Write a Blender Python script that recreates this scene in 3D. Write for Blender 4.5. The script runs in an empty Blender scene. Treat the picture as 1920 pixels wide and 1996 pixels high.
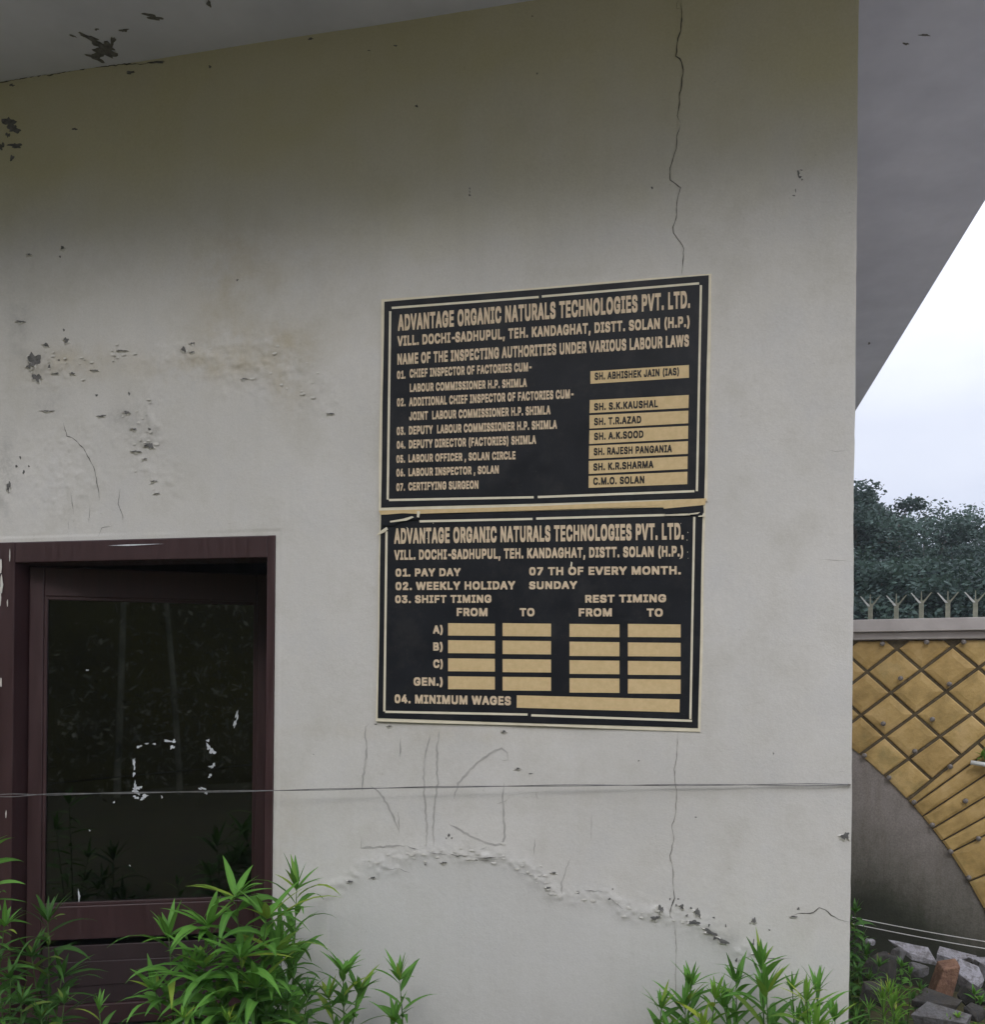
import bpy, bmesh, math, random
import numpy as np
from mathutils import Vector, Matrix

random.seed(7)
rng = np.random.default_rng(7)
R = math.radians
scene = bpy.context.scene
col = scene.collection

# ------------------------------------------------------------------ camera
# photograph measured in its own pixels (1920 x 1996); wall face is the plane y = 0
PW, PH = 1920.0, 1996.0
FPX, PX0, PY0 = 1760.0, 960.0, 1330.0       # focal length and principal point, px
YAW, ROLL = math.atan(380.0/1760.0), 0.010
DIST, EYE = 3.32, 1.55
CAM = Vector((0.0, -DIST, EYE))
FWD = Vector((-math.sin(YAW), math.cos(YAW), 0)); RGT = Vector((math.cos(YAW), math.sin(YAW), 0)); UP = Vector((0, 0, 1))

def ray(px, py):
    u = (px-PX0)/FPX; v = (PY0-py)/FPX
    uu = u*math.cos(ROLL)-v*math.sin(ROLL); vv = u*math.sin(ROLL)+v*math.cos(ROLL)
    return FWD+RGT*uu+UP*vv
def on_y(px, py, y=0.0):
    d = ray(px, py); return CAM+d*((y-CAM.y)/d.y)
def on_z(px, py, z):
    d = ray(px, py); return CAM+d*((z-CAM.z)/d.z)
def on_depth(px, py, t):
    return CAM+ray(px, py)*t
def on_plane(px, py, p0, n):
    d = ray(px, py); return CAM+d*((p0-CAM).dot(n)/d.dot(n))

cam_data = bpy.data.cameras.new("camera"); cam = bpy.data.objects.new("camera", cam_data); col.objects.link(cam)
cx = RGT*math.cos(ROLL)+UP*math.sin(ROLL); cy = RGT*(-math.sin(ROLL))+UP*math.cos(ROLL); cz = -FWD
m = Matrix((cx, cy, cz)).transposed().to_4x4(); m.translation = CAM
cam.matrix_world = m
cam_data.sensor_fit = 'VERTICAL'; cam_data.sensor_height = 24.0
cam_data.lens = 24.0*FPX/PH
cam_data.shift_y = (PY0-PH/2)/PH
cam_data.clip_start = 0.05; cam_data.clip_end = 3000
scene.camera = cam

# ------------------------------------------------------------------ light
SUN_EL, SUN_AZ = 41.0, 6.0            # azimuth: degrees to the right of straight out from the wall
world = bpy.data.worlds.new("World"); scene.world = world; world.use_nodes = True
nt = world.node_tree; nt.nodes.clear()
out = nt.nodes.new('ShaderNodeOutputWorld'); bg = nt.nodes.new('ShaderNodeBackground')
sky = nt.nodes.new('ShaderNodeTexSky'); sky.sky_type = 'NISHITA'; sky.sun_disc = False
sky.sun_elevation = R(SUN_EL); sky.sun_rotation = R(180-SUN_AZ); sky.air_density = 1.0; sky.dust_density = 3.0
# overcast: a pale cloud layer over the clear sky
tc = nt.nodes.new('ShaderNodeTexCoord'); nz = nt.nodes.new('ShaderNodeTexNoise'); nz.inputs['Scale'].default_value = 2.2; nz.inputs['Detail'].default_value = 5
mapn = nt.nodes.new('ShaderNodeMapping'); mapn.inputs['Scale'].default_value = (1, 1, 2.5)
nt.links.new(tc.outputs['Generated'], mapn.inputs['Vector']); nt.links.new(mapn.outputs['Vector'], nz.inputs['Vector'])
cr = nt.nodes.new('ShaderNodeValToRGB'); cr.color_ramp.elements[0].position = .3; cr.color_ramp.elements[1].position = .7
cr.color_ramp.elements[0].color = (12.0, 12.6, 14.6, 1); cr.color_ramp.elements[1].color = (16.5, 16.8, 17.6, 1)
nt.links.new(nz.outputs['Fac'], cr.inputs['Fac'])
mx = nt.nodes.new('ShaderNodeMixRGB'); mx.inputs['Fac'].default_value = .88
sep = nt.nodes.new('ShaderNodeSeparateXYZ'); nt.links.new(tc.outputs['Generated'], sep.inputs[0])
el = nt.nodes.new('ShaderNodeValToRGB'); e_ = el.color_ramp.elements
e_[0].position = .12; e_[0].color = (.40, .41, .45, 1); e_[1].position = .26; e_[1].color = (.48, .485, .505, 1)
for p_, c_ in ((.40, (.66, .66, .67, 1)), (.62, (1.22, 1.22, 1.25, 1))):
    q_ = e_.new(p_); q_.color = c_
nt.links.new(sep.outputs['Z'], el.inputs['Fac'])
ml = nt.nodes.new('ShaderNodeMixRGB'); ml.blend_type = 'MULTIPLY'; ml.inputs['Fac'].default_value = 1
nt.links.new(cr.outputs['Color'], ml.inputs['Color1']); nt.links.new(el.outputs['Color'], ml.inputs['Color2'])
nt.links.new(sky.outputs['Color'], mx.inputs['Color1']); nt.links.new(ml.outputs['Color'], mx.inputs['Color2'])
nt.links.new(mx.outputs['Color'], bg.inputs['Color']); bg.inputs['Strength'].default_value = 0.125
nt.links.new(bg.outputs['Background'], out.inputs['Surface'])
sun_d = bpy.data.lights.new("sun", 'SUN'); sun_d.energy = 0.55; sun_d.angle = R(16); sun_d.color = (1, .97, .92)
sun = bpy.data.objects.new("sun", sun_d); col.objects.link(sun)
to_sun = Vector((math.sin(R(SUN_AZ))*math.cos(R(SUN_EL)), -math.cos(R(SUN_AZ))*math.cos(R(SUN_EL)), math.sin(R(SUN_EL))))
sun.rotation_euler = to_sun.to_track_quat('Z', 'Y').to_euler(); sun.location = (3, -8, 12)
vs = scene.view_settings; vs.view_transform = 'Standard'; vs.look = 'None'; vs.gamma = 1; vs.exposure = 0.05
scene.cycles.max_bounces = 6; scene.cycles.diffuse_bounces = 4; scene.cycles.transparent_max_bounces = 12
scene.cycles.volume_bounces = 1

# ------------------------------------------------------------------ helpers
def tag(o, label=None, cat=None, group=None, kind=None):
    if label: o['label'] = label
    if cat: o['category'] = cat
    if group: o['group'] = group
    if kind: o['kind'] = kind
    return o
def empty(name, loc=(0, 0, 0), rz=0):
    o = bpy.data.objects.new(name, None); col.objects.link(o); o.location = loc; o.rotation_euler = (0, 0, rz); o.empty_display_size = .1
    return o

class MB:
    """collects shapes in world coordinates, builds ONE mesh object"""
    def __init__(s): s.v = []; s.f = []; s.r = []; s.rib = []
    def add(s, vs, fs):
        b = len(s.v); s.v.extend([tuple(p) for p in vs]); s.f.extend([tuple(i+b for i in f) for f in fs])
    def box(s, lo, hi):
        x0, y0, z0 = lo; x1, y1, z1 = hi
        s.add([(x0,y0,z0),(x1,y0,z0),(x1,y1,z0),(x0,y1,z0),(x0,y0,z1),(x1,y0,z1),(x1,y1,z1),(x0,y1,z1)],
              [(0,3,2,1),(4,5,6,7),(0,1,5,4),(1,2,6,5),(2,3,7,6),(3,0,4,7)])
    def prism(s, pts, off):
        """front polygon pts, extruded by the vector off (pointing away from the viewer)"""
        n = len(pts); off = Vector(off)
        p = [Vector(q) for q in pts]
        s.add(p+[q+off for q in p], [tuple(range(n))]+[tuple(range(2*n-1, n-1, -1))]+[(i, i+n, (i+1)%n+n, (i+1)%n) for i in range(n)])
    def tube(s, pts, rad, n=6, caps=True):
        pts = [Vector(p) for p in pts]; rad = rad if isinstance(rad, (list, tuple)) else [rad]*len(pts)
        vs = []; fs = []; ref = None
        for i, p in enumerate(pts):
            t = (pts[min(i+1, len(pts)-1)]-pts[max(i-1, 0)]).normalized()
            if ref is None: ref = t.orthogonal().normalized()
            ref = (ref-t*ref.dot(t)).normalized(); b = t.cross(ref)
            for k in range(n):
                a = 2*math.pi*k/n; vs.append(p+(ref*math.cos(a)+b*math.sin(a))*rad[i])
        for i in range(len(pts)-1):
            for k in range(n):
                fs.append((i*n+k, i*n+(k+1)%n, (i+1)*n+(k+1)%n, (i+1)*n+k))
        if caps: fs.append(tuple(range(n-1, -1, -1))); fs.append(tuple(range((len(pts)-1)*n, len(pts)*n)))
        s.add(vs, fs)
    def build(s, name, mat, parent=None, smooth=False, bevel=0):
        me = bpy.data.meshes.new(name); me.from_pydata(s.v, [], s.f); me.update()
        if s.r:
            at = me.attributes.new('rnd', 'FLOAT', 'POINT'); at.data.foreach_set('value', np.array(s.r, np.float32))
        if s.rib: me.attributes.new('rib', 'FLOAT', 'POINT').data.foreach_set('value', np.array(s.rib, np.float32))
        if smooth: me.polygons.foreach_set('use_smooth', [True]*len(me.polygons))
        return link(name, me, mat, parent, bevel)
def link(name, me, mat, parent=None, bevel=0):
    o = bpy.data.objects.new(name, me); col.objects.link(o)
    if mat: me.materials.append(mat)
    if parent:
        o.parent = parent
        bpy.context.view_layer.update()
        o.matrix_parent_inverse = parent.matrix_world.inverted()
    if bevel:
        b = o.modifiers.new('bevel', 'BEVEL'); b.width = bevel; b.segments = 2; b.limit_method = 'ANGLE'
    return o

# ------------------------------------------------------------------ materials
def newmat(name):
    m = bpy.data.materials.new(name); m.use_nodes = True
    t = m.node_tree; b = t.nodes['Principled BSDF']; return m, t, b
def N(t, kind, **kw):
    n = t.nodes.new(kind)
    for k, v in kw.items():
        if k in n.inputs: n.inputs[k].default_value = v
        else: setattr(n, k, v)
    return n
def noise(t, scale, detail=4, rough=.55, vec=None):
    n = N(t, 'ShaderNodeTexNoise', Scale=scale, Detail=detail, Roughness=rough)
    if vec: t.links.new(vec, n.inputs['Vector'])
    return n.outputs['Fac']
def ramp(t, fac, stops):
    r = N(t, 'ShaderNodeValToRGB'); e = r.color_ramp.elements
    while len(e) > 2: e.remove(e[-1])
    for i, (p, c) in enumerate(stops):
        q = e[i] if i < 2 else e.new(p)
        q.position = p; q.color = (*c, 1) if len(c) == 3 else c
    t.links.new(fac, r.inputs['Fac']); return r.outputs['Color']
def mix(t, fac, a, b, mode='MIX'):
    n = N(t, 'ShaderNodeMixRGB', blend_type=mode)
    for i, x in ((0, fac), (1, a), (2, b)):
        if hasattr(x, 'links'): t.links.new(x, n.inputs[i])
        else: n.inputs[i].default_value = x if i == 0 else (*x, 1)
    return n.outputs['Color']
def math_(t, op, a, b=None, clamp=False):
    n = N(t, 'ShaderNodeMath', operation=op); n.use_clamp = clamp
    for i, x in ((0, a), (1, b)):
        if x is None: continue
        if hasattr(x, 'links'): t.links.new(x, n.inputs[i])
        else: n.inputs[i].default_value = x
    return n.outputs[0]
def attr(t, name):
    return N(t, 'ShaderNodeAttribute', attribute_name=name).outputs['Fac']
def objc(t): return N(t, 'ShaderNodeTexCoord').outputs['Object']
def bump(t, b, h, strength=.3, dist=.01):
    n = N(t, 'ShaderNodeBump', Strength=strength, Distance=dist); t.links.new(h, n.inputs['Height']); t.links.new(n.outputs['Normal'], b.inputs['Normal'])
def dirty_stone(name, c1, c2):
    m, t, b = newmat(name); v = objc(t)
    c = ramp(t, noise(t, 13, 7, .7, v), [(.3, c1), (.7, c2)])
    d = ramp(t, noise(t, 22, 7, .75, v), [(.45, (0,)*3), (.62, (1,)*3)]); c = mix(t, math_(t, 'MULTIPLY', d, .65), c, (.05, .042, .03))
    sp = ramp(t, noise(t, 160, 3, .6, v), [(.6, (1, 1, 1)), (.7, (.6, .6, .6))]); c = mix(t, .6, c, sp, 'MULTIPLY')
    t.links.new(c, b.inputs['Base Color']); b.inputs['Roughness'].default_value = .92; b.inputs['Specular IOR Level'].default_value = .2
    bump(t, b, noise(t, 45, 7, .7, v), .8, .014); return m
def rough_mat(name, c1, c2, scale=6, rough=.8, bstr=.3, bscale=60, bdist=.004, spec=.3, c3=None):
    m, t, b = newmat(name); v = objc(t)
    c = ramp(t, noise(t, scale, 6, .6, v), [(.3, c1), (.7, c2)]+([(.85, c3)] if c3 else []))
    t.links.new(c, b.inputs['Base Color']); b.inputs['Roughness'].default_value = rough
    b.inputs['Specular IOR Level'].default_value = spec
    if bstr: bump(t, b, noise(t, bscale, 5, .6, v), bstr, bdist)
    return m

def wall_material():
    m, t, b = newmat("old_wall_paint"); v = objc(t)
    base = ramp(t, noise(t, 1.3, 5, .55, v), [(.3, (.565, .548, .507)), (.7, (.65, .63, .59))])
    c0_ = ramp(t, noise(t, 4.5, 7, .65, v), [(.32, (.90, .895, .87)), (.5, (1, 1, 1)), (.68, (.955, .965, .99))])
    base = mix(t, .8, base, c0_, 'MULTIPLY')
    # cool repaired plaster inside the arch, yellow damp stains, grey grime, each with its own outline
    c = mix(t, math_(t, 'MULTIPLY', attr(t, 'patch'), .45), base, (.575, .575, .555))
    st = math_(t, 'MULTIPLY', attr(t, 'stain'), ramp(t, noise(t, 7, 6, .65, v), [(.35, (.0,)*3), (.65, (1,)*3)]))
    c = mix(t, math_(t, 'MULTIPLY', st, .6), c, (.42, .35, .21))
    gr = math_(t, 'MULTIPLY', attr(t, 'grime'), ramp(t, noise(t, 9, 7, .7, v), [(.4, (.0,)*3), (.62, (1,)*3)]))
    c = mix(t, math_(t, 'MULTIPLY', gr, .6), c, (.16, .155, .13))
    al = math_(t, 'MULTIPLY', attr(t, 'eave_shade'), ramp(t, noise(t, 3.4, 6, .6, v), [(.25, (.72,)*3), (.65, (1,)*3)]))
    c = mix(t, math_(t, 'MULTIPLY', al, .75), c, (.52, .48, .26))  # olive cast of the shade under the eave, painted into the wall colour
    # faint vertical rain streaks and specks
    mp = N(t, 'ShaderNodeMapping'); mp.inputs['Scale'].default_value = (9, 1, .7); t.links.new(v, mp.inputs['Vector'])
    sk = ramp(t, noise(t, 1.6, 5, .6, mp.outputs['Vector']), [(.5, (1, 1, 1)), (.8, (.86, .85, .82))])
    c = mix(t, .25, c, sk, 'MULTIPLY')
    sp = ramp(t, noise(t, 70, 2, .5, v), [(.72, (1, 1, 1)), (.78, (.6, .58, .54))])
    c = mix(t, .35, c, sp, 'MULTIPLY')
    fg = ramp(t, noise(t, 120, 5, .75, v), [(.35, (.93, .925, .92)), (.65, (1.02, 1.02, 1.02))]); c = mix(t, .9, c, fg, 'MULTIPLY')
    t.links.new(c, b.inputs['Base Color']); b.inputs['Roughness'].default_value = .75; b.inputs['Specular IOR Level'].default_value = .25
    h = math_(t, 'ADD', math_(t, 'MULTIPLY', noise(t, 28, 5, .6, v), .6), math_(t, 'MULTIPLY', noise(t, 160, 3, .6, v), .25))
    bump(t, b, h, .36, .006)
    return m
M_wall = wall_material()
M_soffit = rough_mat("soffit_paint", (.535, .555, .645), (.665, .685, .785), 2.2, .85, .35, 14)
M_side = rough_mat("side_wall_paint", (.52, .5, .46), (.6, .58, .53), 3, .85, .25, 40)
M_crack = rough_mat("crack_gap", (.045, .042, .036), (.095, .09, .078), 20, .95, 0)
M_hair = rough_mat("hairline_crack", (.20, .19, .17), (.33, .31, .28), 20, .95, 0)
M_chip = rough_mat("bare_cement", (.075, .075, .072), (.19, .185, .175), 45, .95, .6, 120)
M_flake = rough_mat("lifted_paint", (.57, .55, .50), (.66, .64, .59), 12, .75, .3, 60)
M_pencil = rough_mat("charcoal_line", (.31, .30, .28), (.52, .50, .465), 16, .9, 0)
def wood(name, c1, c2, rough=.45):
    m, t, b = newmat(name); v = objc(t)
    mp = N(t, 'ShaderNodeMapping'); mp.inputs['Scale'].default_value = (30, 30, 3); t.links.new(v, mp.inputs['Vector'])
    n1 = noise(t, 1.5, 6, .65, mp.outputs['Vector'])
    c = ramp(t, n1, [(.3, c1), (.7, c2)])
    d = ramp(t, noise(t, 60, 3, .6, v), [(.68, (0,)*3), (.8, (1,)*3)])
    c = mix(t, math_(t, 'MULTIPLY', d, .25), c, (.16, .14, .14))
    t.links.new(c, b.inputs['Base Color']); t.links.new(ramp(t, n1, [(.3, (rough-.1,)*3), (.7, (rough+.15,)*3)]), b.inputs['Roughness'])
    bump(t, b, n1, .25, .003); return m
M_wood = wood("maroon_painted_wood", (.034, .0145, .0155), (.052, .022, .0225))
M_wood_dark = wood("dark_maroon_panel", (.024, .013, .014), (.036, .019, .020), .55)
def glass():
    m = bpy.data.materials.new("tinted_glass"); m.use_nodes = True; t = m.node_tree; t.nodes.clear()
    o = N(t, 'ShaderNodeOutputMaterial'); mixs = N(t, 'ShaderNodeMixShader'); fr = N(t, 'ShaderNodeFresnel', IOR=1.85)
    tr = N(t, 'ShaderNodeBsdfTransparent'); tr.inputs['Color'].default_value = (.18, .20, .19, 1)
    gl = N(t, 'ShaderNodeBsdfGlossy'); gl.inputs['Roughness'].default_value = .02
    gl.inputs['Color'].default_value = (.8, .85, .8, 1)
    t.links.new(fr.outputs[0], mixs.inputs[0]); t.links.new(tr.outputs[0], mixs.inputs[1]); t.links.new(gl.outputs[0], mixs.inputs[2]); t.links.new(mixs.outputs[0], o.inputs['Surface'])
    return m
M_glass = glass()
M_tape = rough_mat("tape_residue", (.5, .52, .54), (.75, .77, .78), 90, .7, .3)
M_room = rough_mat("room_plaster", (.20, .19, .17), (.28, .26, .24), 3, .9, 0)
def navy():
    m, t, b = newmat("navy_sign_sheet"); v = objc(t)
    c = ramp(t, noise(t, 5, 5, .6, v), [(.3, (.0085, .0095, .0125)), (.7, (.0135, .015, .019))])
    d = math_(t, 'MULTIPLY', ramp(t, noise(t, 3.5, 8, .75, v), [(.5, (0,)*3), (.75, (1,)*3)]), .05)
    sp = math_(t, 'MULTIPLY', ramp(t, noise(t, 240, 2, .5, v), [(.70, (0,)*3), (.76, (1,)*3)]), .12)
    c = mix(t, math_(t, 'ADD', d, sp), c, (.45, .42, .36))
    t.links.new(c, b.inputs['Base Color']); b.inputs['Specular IOR Level'].default_value = .25
    t.links.new(ramp(t, noise(t, 9, 6, .7, v), [(.3, (.32,)*3), (.7, (.6,)*3)]), b.inputs['Roughness'])
    bump(t, b, noise(t, 7, 3, .5, v), .06, .01); return m
M_navy = navy()
M_gold = rough_mat("gold_vinyl", (.60, .445, .225), (.69, .52, .28), 60, .5, .05, 40, .002, .3)
M_letter = rough_mat("beige_vinyl_letters", (.60, .47, .315), (.72, .575, .40), 60, .5, 0)
M_cream = rough_mat("cream_sign_edge", (.66, .60, .45), (.78, .72, .56), 20, .55, .05)
M_print = rough_mat("dark_print", (.016, .014, .012), (.03, .027, .024), 60, .5, 0)
M_wire = rough_mat("dull_wire", (.10, .10, .10), (.22, .215, .21), 30, .5, 0, spec=.5)
M_pale_wire = rough_mat("pale_wire", (.55, .54, .52), (.7, .69, .66), 30, .5, 0)

def leaf_mat(name, c1, c2, rib, trans=.3, rough=.55):
    m, t, b = newmat(name)
    c = ramp(t, attr(t, 'rnd'), [(.0, c1), (.9, c2), (.985, (c2[0]*2.2, c2[1]*1.15, c2[2]))])
    v = objc(t); c = mix(t, math_(t, 'MULTIPLY', noise(t, 25, 3, .6, v), .45), c, c1); c = mix(t, math_(t, 'MULTIPLY', math_(t, 'POWER', attr(t, 'rib'), 6), .55), c, rib)
    t.links.new(c, b.inputs['Base Color']); b.inputs['Roughness'].default_value = rough; b.inputs['Specular IOR Level'].default_value = .22
    tl = N(t, 'ShaderNodeBsdfTranslucent'); t.links.new(mix(t, .5, c, rib), tl.inputs['Color'])
    ms = N(t, 'ShaderNodeMixShader'); ms.inputs[0].default_value = trans
    o = t.nodes['Material Output']; t.links.new(b.outputs[0], ms.inputs[1]); t.links.new(tl.outputs[0], ms.inputs[2]); t.links.new(ms.outputs[0], o.inputs['Surface'])
    return m
M_leaf = leaf_mat("fresh_leaf", (.06, .165, .03), (.14, .335, .055), (.20, .41, .065))
M_leaf_dark = leaf_mat("dark_leaf", (.035, .09, .022), (.07, .18, .035), (.10, .22, .04))  # darker green than the fresh leaf
M_leaf_lime = leaf_mat("lime_leaf", (.10, .22, .03), (.19, .40, .055), (.26, .45, .07))
M_stem = rough_mat("green_stem", (.05, .11, .025), (.10, .17, .045), 20, .6, 0)
M_tree_leaf = leaf_mat("tree_leaf", (.012, .026, .025), (.072, .118, .098), (.08, .12, .06), .2, .6)  # bluish haze of the distance is mixed into this leaf colour
M_bark = rough_mat("bark", (.06, .05, .04), (.11, .095, .075), 12, .9, .6, 30, .02)
M_tile = None
def tile_mat():
    m, t, b = newmat("ochre_stone_tile"); v = objc(t)
    c = ramp(t, noise(t, 5, 6, .65, v), [(.28, (.33, .225, .075)), (.5, (.52, .355, .13)), (.75, (.66, .47, .22))])
    c = mix(t, .5, c, ramp(t, attr(t, 'rnd'), [(0, (.75, .70, .62)), (1, (1.0, 1.0, 1.0))]), 'MULTIPLY')
    g = ramp(t, noise(t, 3.1, 5, .7, v), [(.56, (0,)*3), (.74, (1,)*3)])
    c = mix(t, math_(t, 'MULTIPLY', g, .55), c, (.20, .19, .075))
    t.links.new(c, b.inputs['Base Color']); b.inputs['Roughness'].default_value = .6
    bump(t, b, noise(t, 35, 5, .65, v), .5, .008); return m
M_tile = tile_mat()
M_grout = rough_mat("dark_joint", (.085, .066, .038), (.15, .12, .075), 30, .9, .4)
M_grey_plaster = None
def grey_plaster():
    m, t, b = newmat("grey_plaster_moss"); v = objc(t)
    c = ramp(t, noise(t, 4, 6, .6, v), [(.3, (.27, .24, .22)), (.7, (.36, .32, .30))])
    mp = N(t, 'ShaderNodeMapping'); mp.inputs['Scale'].default_value = (7, 7, .8); t.links.new(v, mp.inputs['Vector'])
    sk = noise(t, 2, 7, .7, mp.outputs['Vector'])
    a = math_(t, 'MULTIPLY', attr(t, 'moss'), math_(t, 'ADD', math_(t, 'MULTIPLY', sk, .9), math_(t, 'MULTIPLY', noise(t, 22, 7, .75, v), .75)), True)
    c = mix(t, a, c, (.040, .046, .022))
    c = mix(t, math_(t, 'POWER', attr(t, 'moss'), 5), c, (.030, .033, .021))
    gr = ramp(t, noise(t, 90, 4, .7, v), [(.35, (.72,)*3), (.65, (1.1,)*3)]); c = mix(t, .8, c, gr, 'MULTIPLY')
    w2 = ramp(t, noise(t, 1.6, 7, .7, mp.outputs['Vector']), [(.5, (1, 1, 1)), (.75, (.75, .72, .66))]); c = mix(t, .7, c, w2, 'MULTIPLY')
    t.links.new(c, b.inputs['Base Color']); b.inputs['Roughness'].default_value = .9
    bump(t, b, noise(t, 50, 5, .6, v), .3, .006); return m
M_grey_plaster = grey_plaster()
M_coping = rough_mat("coping_cement", (.40, .365, .35), (.50, .465, .445), 6, .85, .3, 60)
M_steel = rough_mat("galvanised_steel", (.38, .40, .38), (.58, .60, .58), 25, .4, 0, spec=.6)
M_post = rough_mat("dull_post_paint", (.17, .18, .14), (.28, .28, .22), 25, .7, 0)
M_stud = rough_mat("dull_metal_stud", (.10, .09, .08), (.24, .21, .19), 40, .35, .2, spec=.8)
M_stone = dirty_stone("grey_stone", (.09, .088, .09), (.20, .195, .20))
M_stone_dark = dirty_stone("dark_stone", (.03, .03, .03), (.085, .08, .075))
M_stone_pale = dirty_stone("pale_stone", (.25, .245, .265), (.40, .39, .42))
M_brick = rough_mat("broken_brick", (.13, .07, .05), (.27, .155, .10), 21, .95, .9, 45, .015, c3=(.50, .43, .38))
M_white = rough_mat("white_enamel", (.68, .70, .68), (.78, .8, .78), 10, .4, 0)

def ground_mat():
    m, t, b = newmat("soil_and_weeds"); v = objc(t)
    c = ramp(t, noise(t, 2.4, 8, .7, v), [(.3, (.035, .030, .014)), (.5, (.07, .060, .024)), (.7, (.05, .062, .015))])
    t.links.new(c, b.inputs['Base Color']); b.inputs['Roughness'].default_value = .95
    bump(t, b, noise(t, 18, 8, .7, v), .8, .03); return m
M_ground = ground_mat()
def hill_mat():
    m, t, b = newmat("wooded_slope"); v = objc(t)
    c = ramp(t, noise(t, .6, 10, .75, v), [(.3, (.058, .052, .009)), (.5, (.10, .09, .015)), (.7, (.14, .125, .022))])
    t.links.new(c, b.inputs['Base Color']); b.inputs['Roughness'].default_value = 1
    bump(t, b, noise(t, 2.5, 10, .75, v), 1, .5); return m
M_shading_hill = hill_mat()

# ------------------------------------------------------------------ ground and the unseen slope across the yard
def gz(x, y):
    s = min(1, max(0, (y-0.2)/3.0)); s = s*s*(3-2*s)
    return -0.62*s
xs = np.concatenate([np.linspace(-200, -8, 12), np.arange(-7, 9, .25), np.linspace(10, 200, 12)])
ys = np.concatenate([np.linspace(-120, -9, 8), np.arange(-8, 9, .25), np.linspace(10, 250, 12)])
g = MB()
for y in ys:
    for x in xs:
        n_ = 0.03*math.sin(2.1*x+1.3*y)*math.sin(1.7*y-x) if abs(x) < 9 and abs(y) < 9 else 0
        g.v.append((x, y, gz(x, y)+n_))
nx = len(xs)
for j in range(len(ys)-1):
    for i in range(nx-1):
        g.f.append((j*nx+i, j*nx+i+1, (j+1)*nx+i+1, (j+1)*nx+i))
tag(g.build('ground', M_ground, smooth=True), kind='structure')

pv_ = MB(); pv_.box((2.7, -7.5, -.2), (16, .75, .035)); tag(pv_.build('bounce_slab', M_coping), kind='structure')  # unseen slab, added to bounce light onto the right soffit and yard wall
h = MB(); hx = np.linspace(-60, 60, 61); hy = np.linspace(-55, -8.5, 32)  # slope out of view, shaped to block low sky and bounce olive light
for y in hy:
    for x in hx:
        d = (-8.5-y)
        z = min(d*1.3, 16.5)+(0 if d == 0 else (1.0*math.sin(x*.7+y*.3)+.8*math.sin(x*1.9+2)*math.sin(y*1.3))*min(1, d/4))-.3
        z *= 1-.72/(1+math.exp(-(x-5.5)*.7))
        h.v.append((x, y, z))
for j in range(len(hy)-1):
    for i in range(len(hx)-1):
        n_ = len(hx); h.f.append((j*n_+i, j*n_+i+1, (j+1)*n_+i+1, (j+1)*n_+i))
tag(h.build('shading_hill', M_shading_hill, smooth=True), kind='structure')

gv = MB(); rg = random.Random(4)
for i in range(8):
    x = -7.8+i*1.15+rg.uniform(-.5, .5); y = rg.uniform(-8.2, -6.2); r = rg.uniform(.025, .06); l = rg.uniform(-.6, .6)
    gv.tube([(x, y, -.1), (x+l*.2, y, 1.4), (x+l*.5, y-.1, 3.2), (x+l, y-.3, 6)], [r, r*.9, r*.75, r*.4], 7)
for i in range(420):
    cxg, cyg, czg = rg.uniform(-9, 2), rg.uniform(-8.4, -6.6), rg.choice([rg.uniform(0, 1.5), rg.uniform(.5, 4.5)]); sg_ = rg.uniform(.12, .35)
    for k in range(16):
        p = Vector((cxg+rg.gauss(0, sg_), cyg+rg.gauss(0, sg_), czg+rg.gauss(0, sg_))); a = Vector((rg.gauss(0, 1), rg.gauss(0, 1), rg.gauss(0, 1)))*.028; b_ = Vector((rg.gauss(0, 1), rg.gauss(0, 1), rg.gauss(0, 1)))*.014
        gv.add([p-a, p-b_, p+a, p+b_], [(0, 1, 2, 3)])
M_trunk = rough_mat("pale_bark", (.08, .085, .05), (.38, .36, .28), 2.5, .9, .4, 30)
tag(gv.build('grove', M_trunk), 'slim pale trunks and scrub across the yard, dimly reflected in the door glass', 'grove', kind='stuff')
# ------------------------------------------------------------------ building
building = empty('building', (0, 0, 0))
tag(building, 'off white plastered building with dark maroon glazed door and deep roof overhang', 'building')
XC = sum(on_y(px, py).x for px, py in ((1674.4, 138), (1667.5, 689), (1663.5, 890), (1659, 1527), (1660, 1981)))/5
ZS = sum(on_y(px, py).z for px, py in ((0, 160), (320, 117), (700, 50), (971, 10)))/4
XL = on_y(0, 1000).x-1.2
EDGE = on_z(1920, 395, ZS).x*.5+on_z(1665.3, 806, ZS).x*.5
OVER_F = 1.08
# door opening
DX1 = (on_y(538, 1045).x+on_y(530, 1738).x)/2; DZ1 = (on_y(0, 1058).z+on_y(535, 1043).z)/2
DX0 = on_y(-14, 1400).x
print('XC', XC, 'ZS', ZS, 'EDGE', EDGE, 'door', DX0, DX1, DZ1)

def smooth_noise(n, m, cell, seed):
    r = np.random.default_rng(seed); a = r.random((int(n/cell)+3, int(m/cell)+3))
    yi = np.arange(n)/cell; xi = np.arange(m)/cell; y0 = yi.astype(int); x0 = xi.astype(int)
    fy = yi-y0; fx = xi-x0; fy = fy*fy*(3-2*fy); fx = fx*fx*(3-2*fx)
    A = a[np.ix_(y0, x0)]; B = a[np.ix_(y0, x0+1)]; C = a[np.ix_(y0+1, x0)]; D = a[np.ix_(y0+1, x0+1)]
    return (A*(1-fx)+B*fx)*(1-fy)[:, None]+(C*(1-fx)+D*fx)*fy[:, None]
def w(px, py):
    p = on_y(px, py); return (p.x, p.z)
def z2(x, y): return (x/2.480, 450+y/2.480)
def z1(x, y): return (x/2.693, y/2.693)
def z3(x, y): return (1220+x/3.5, y/3.5)
def z5(x, y): return (600+x/2.693, y/2.693)
def z7(x, y): return (540+x/3.289, 1400+y/3.289)
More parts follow.
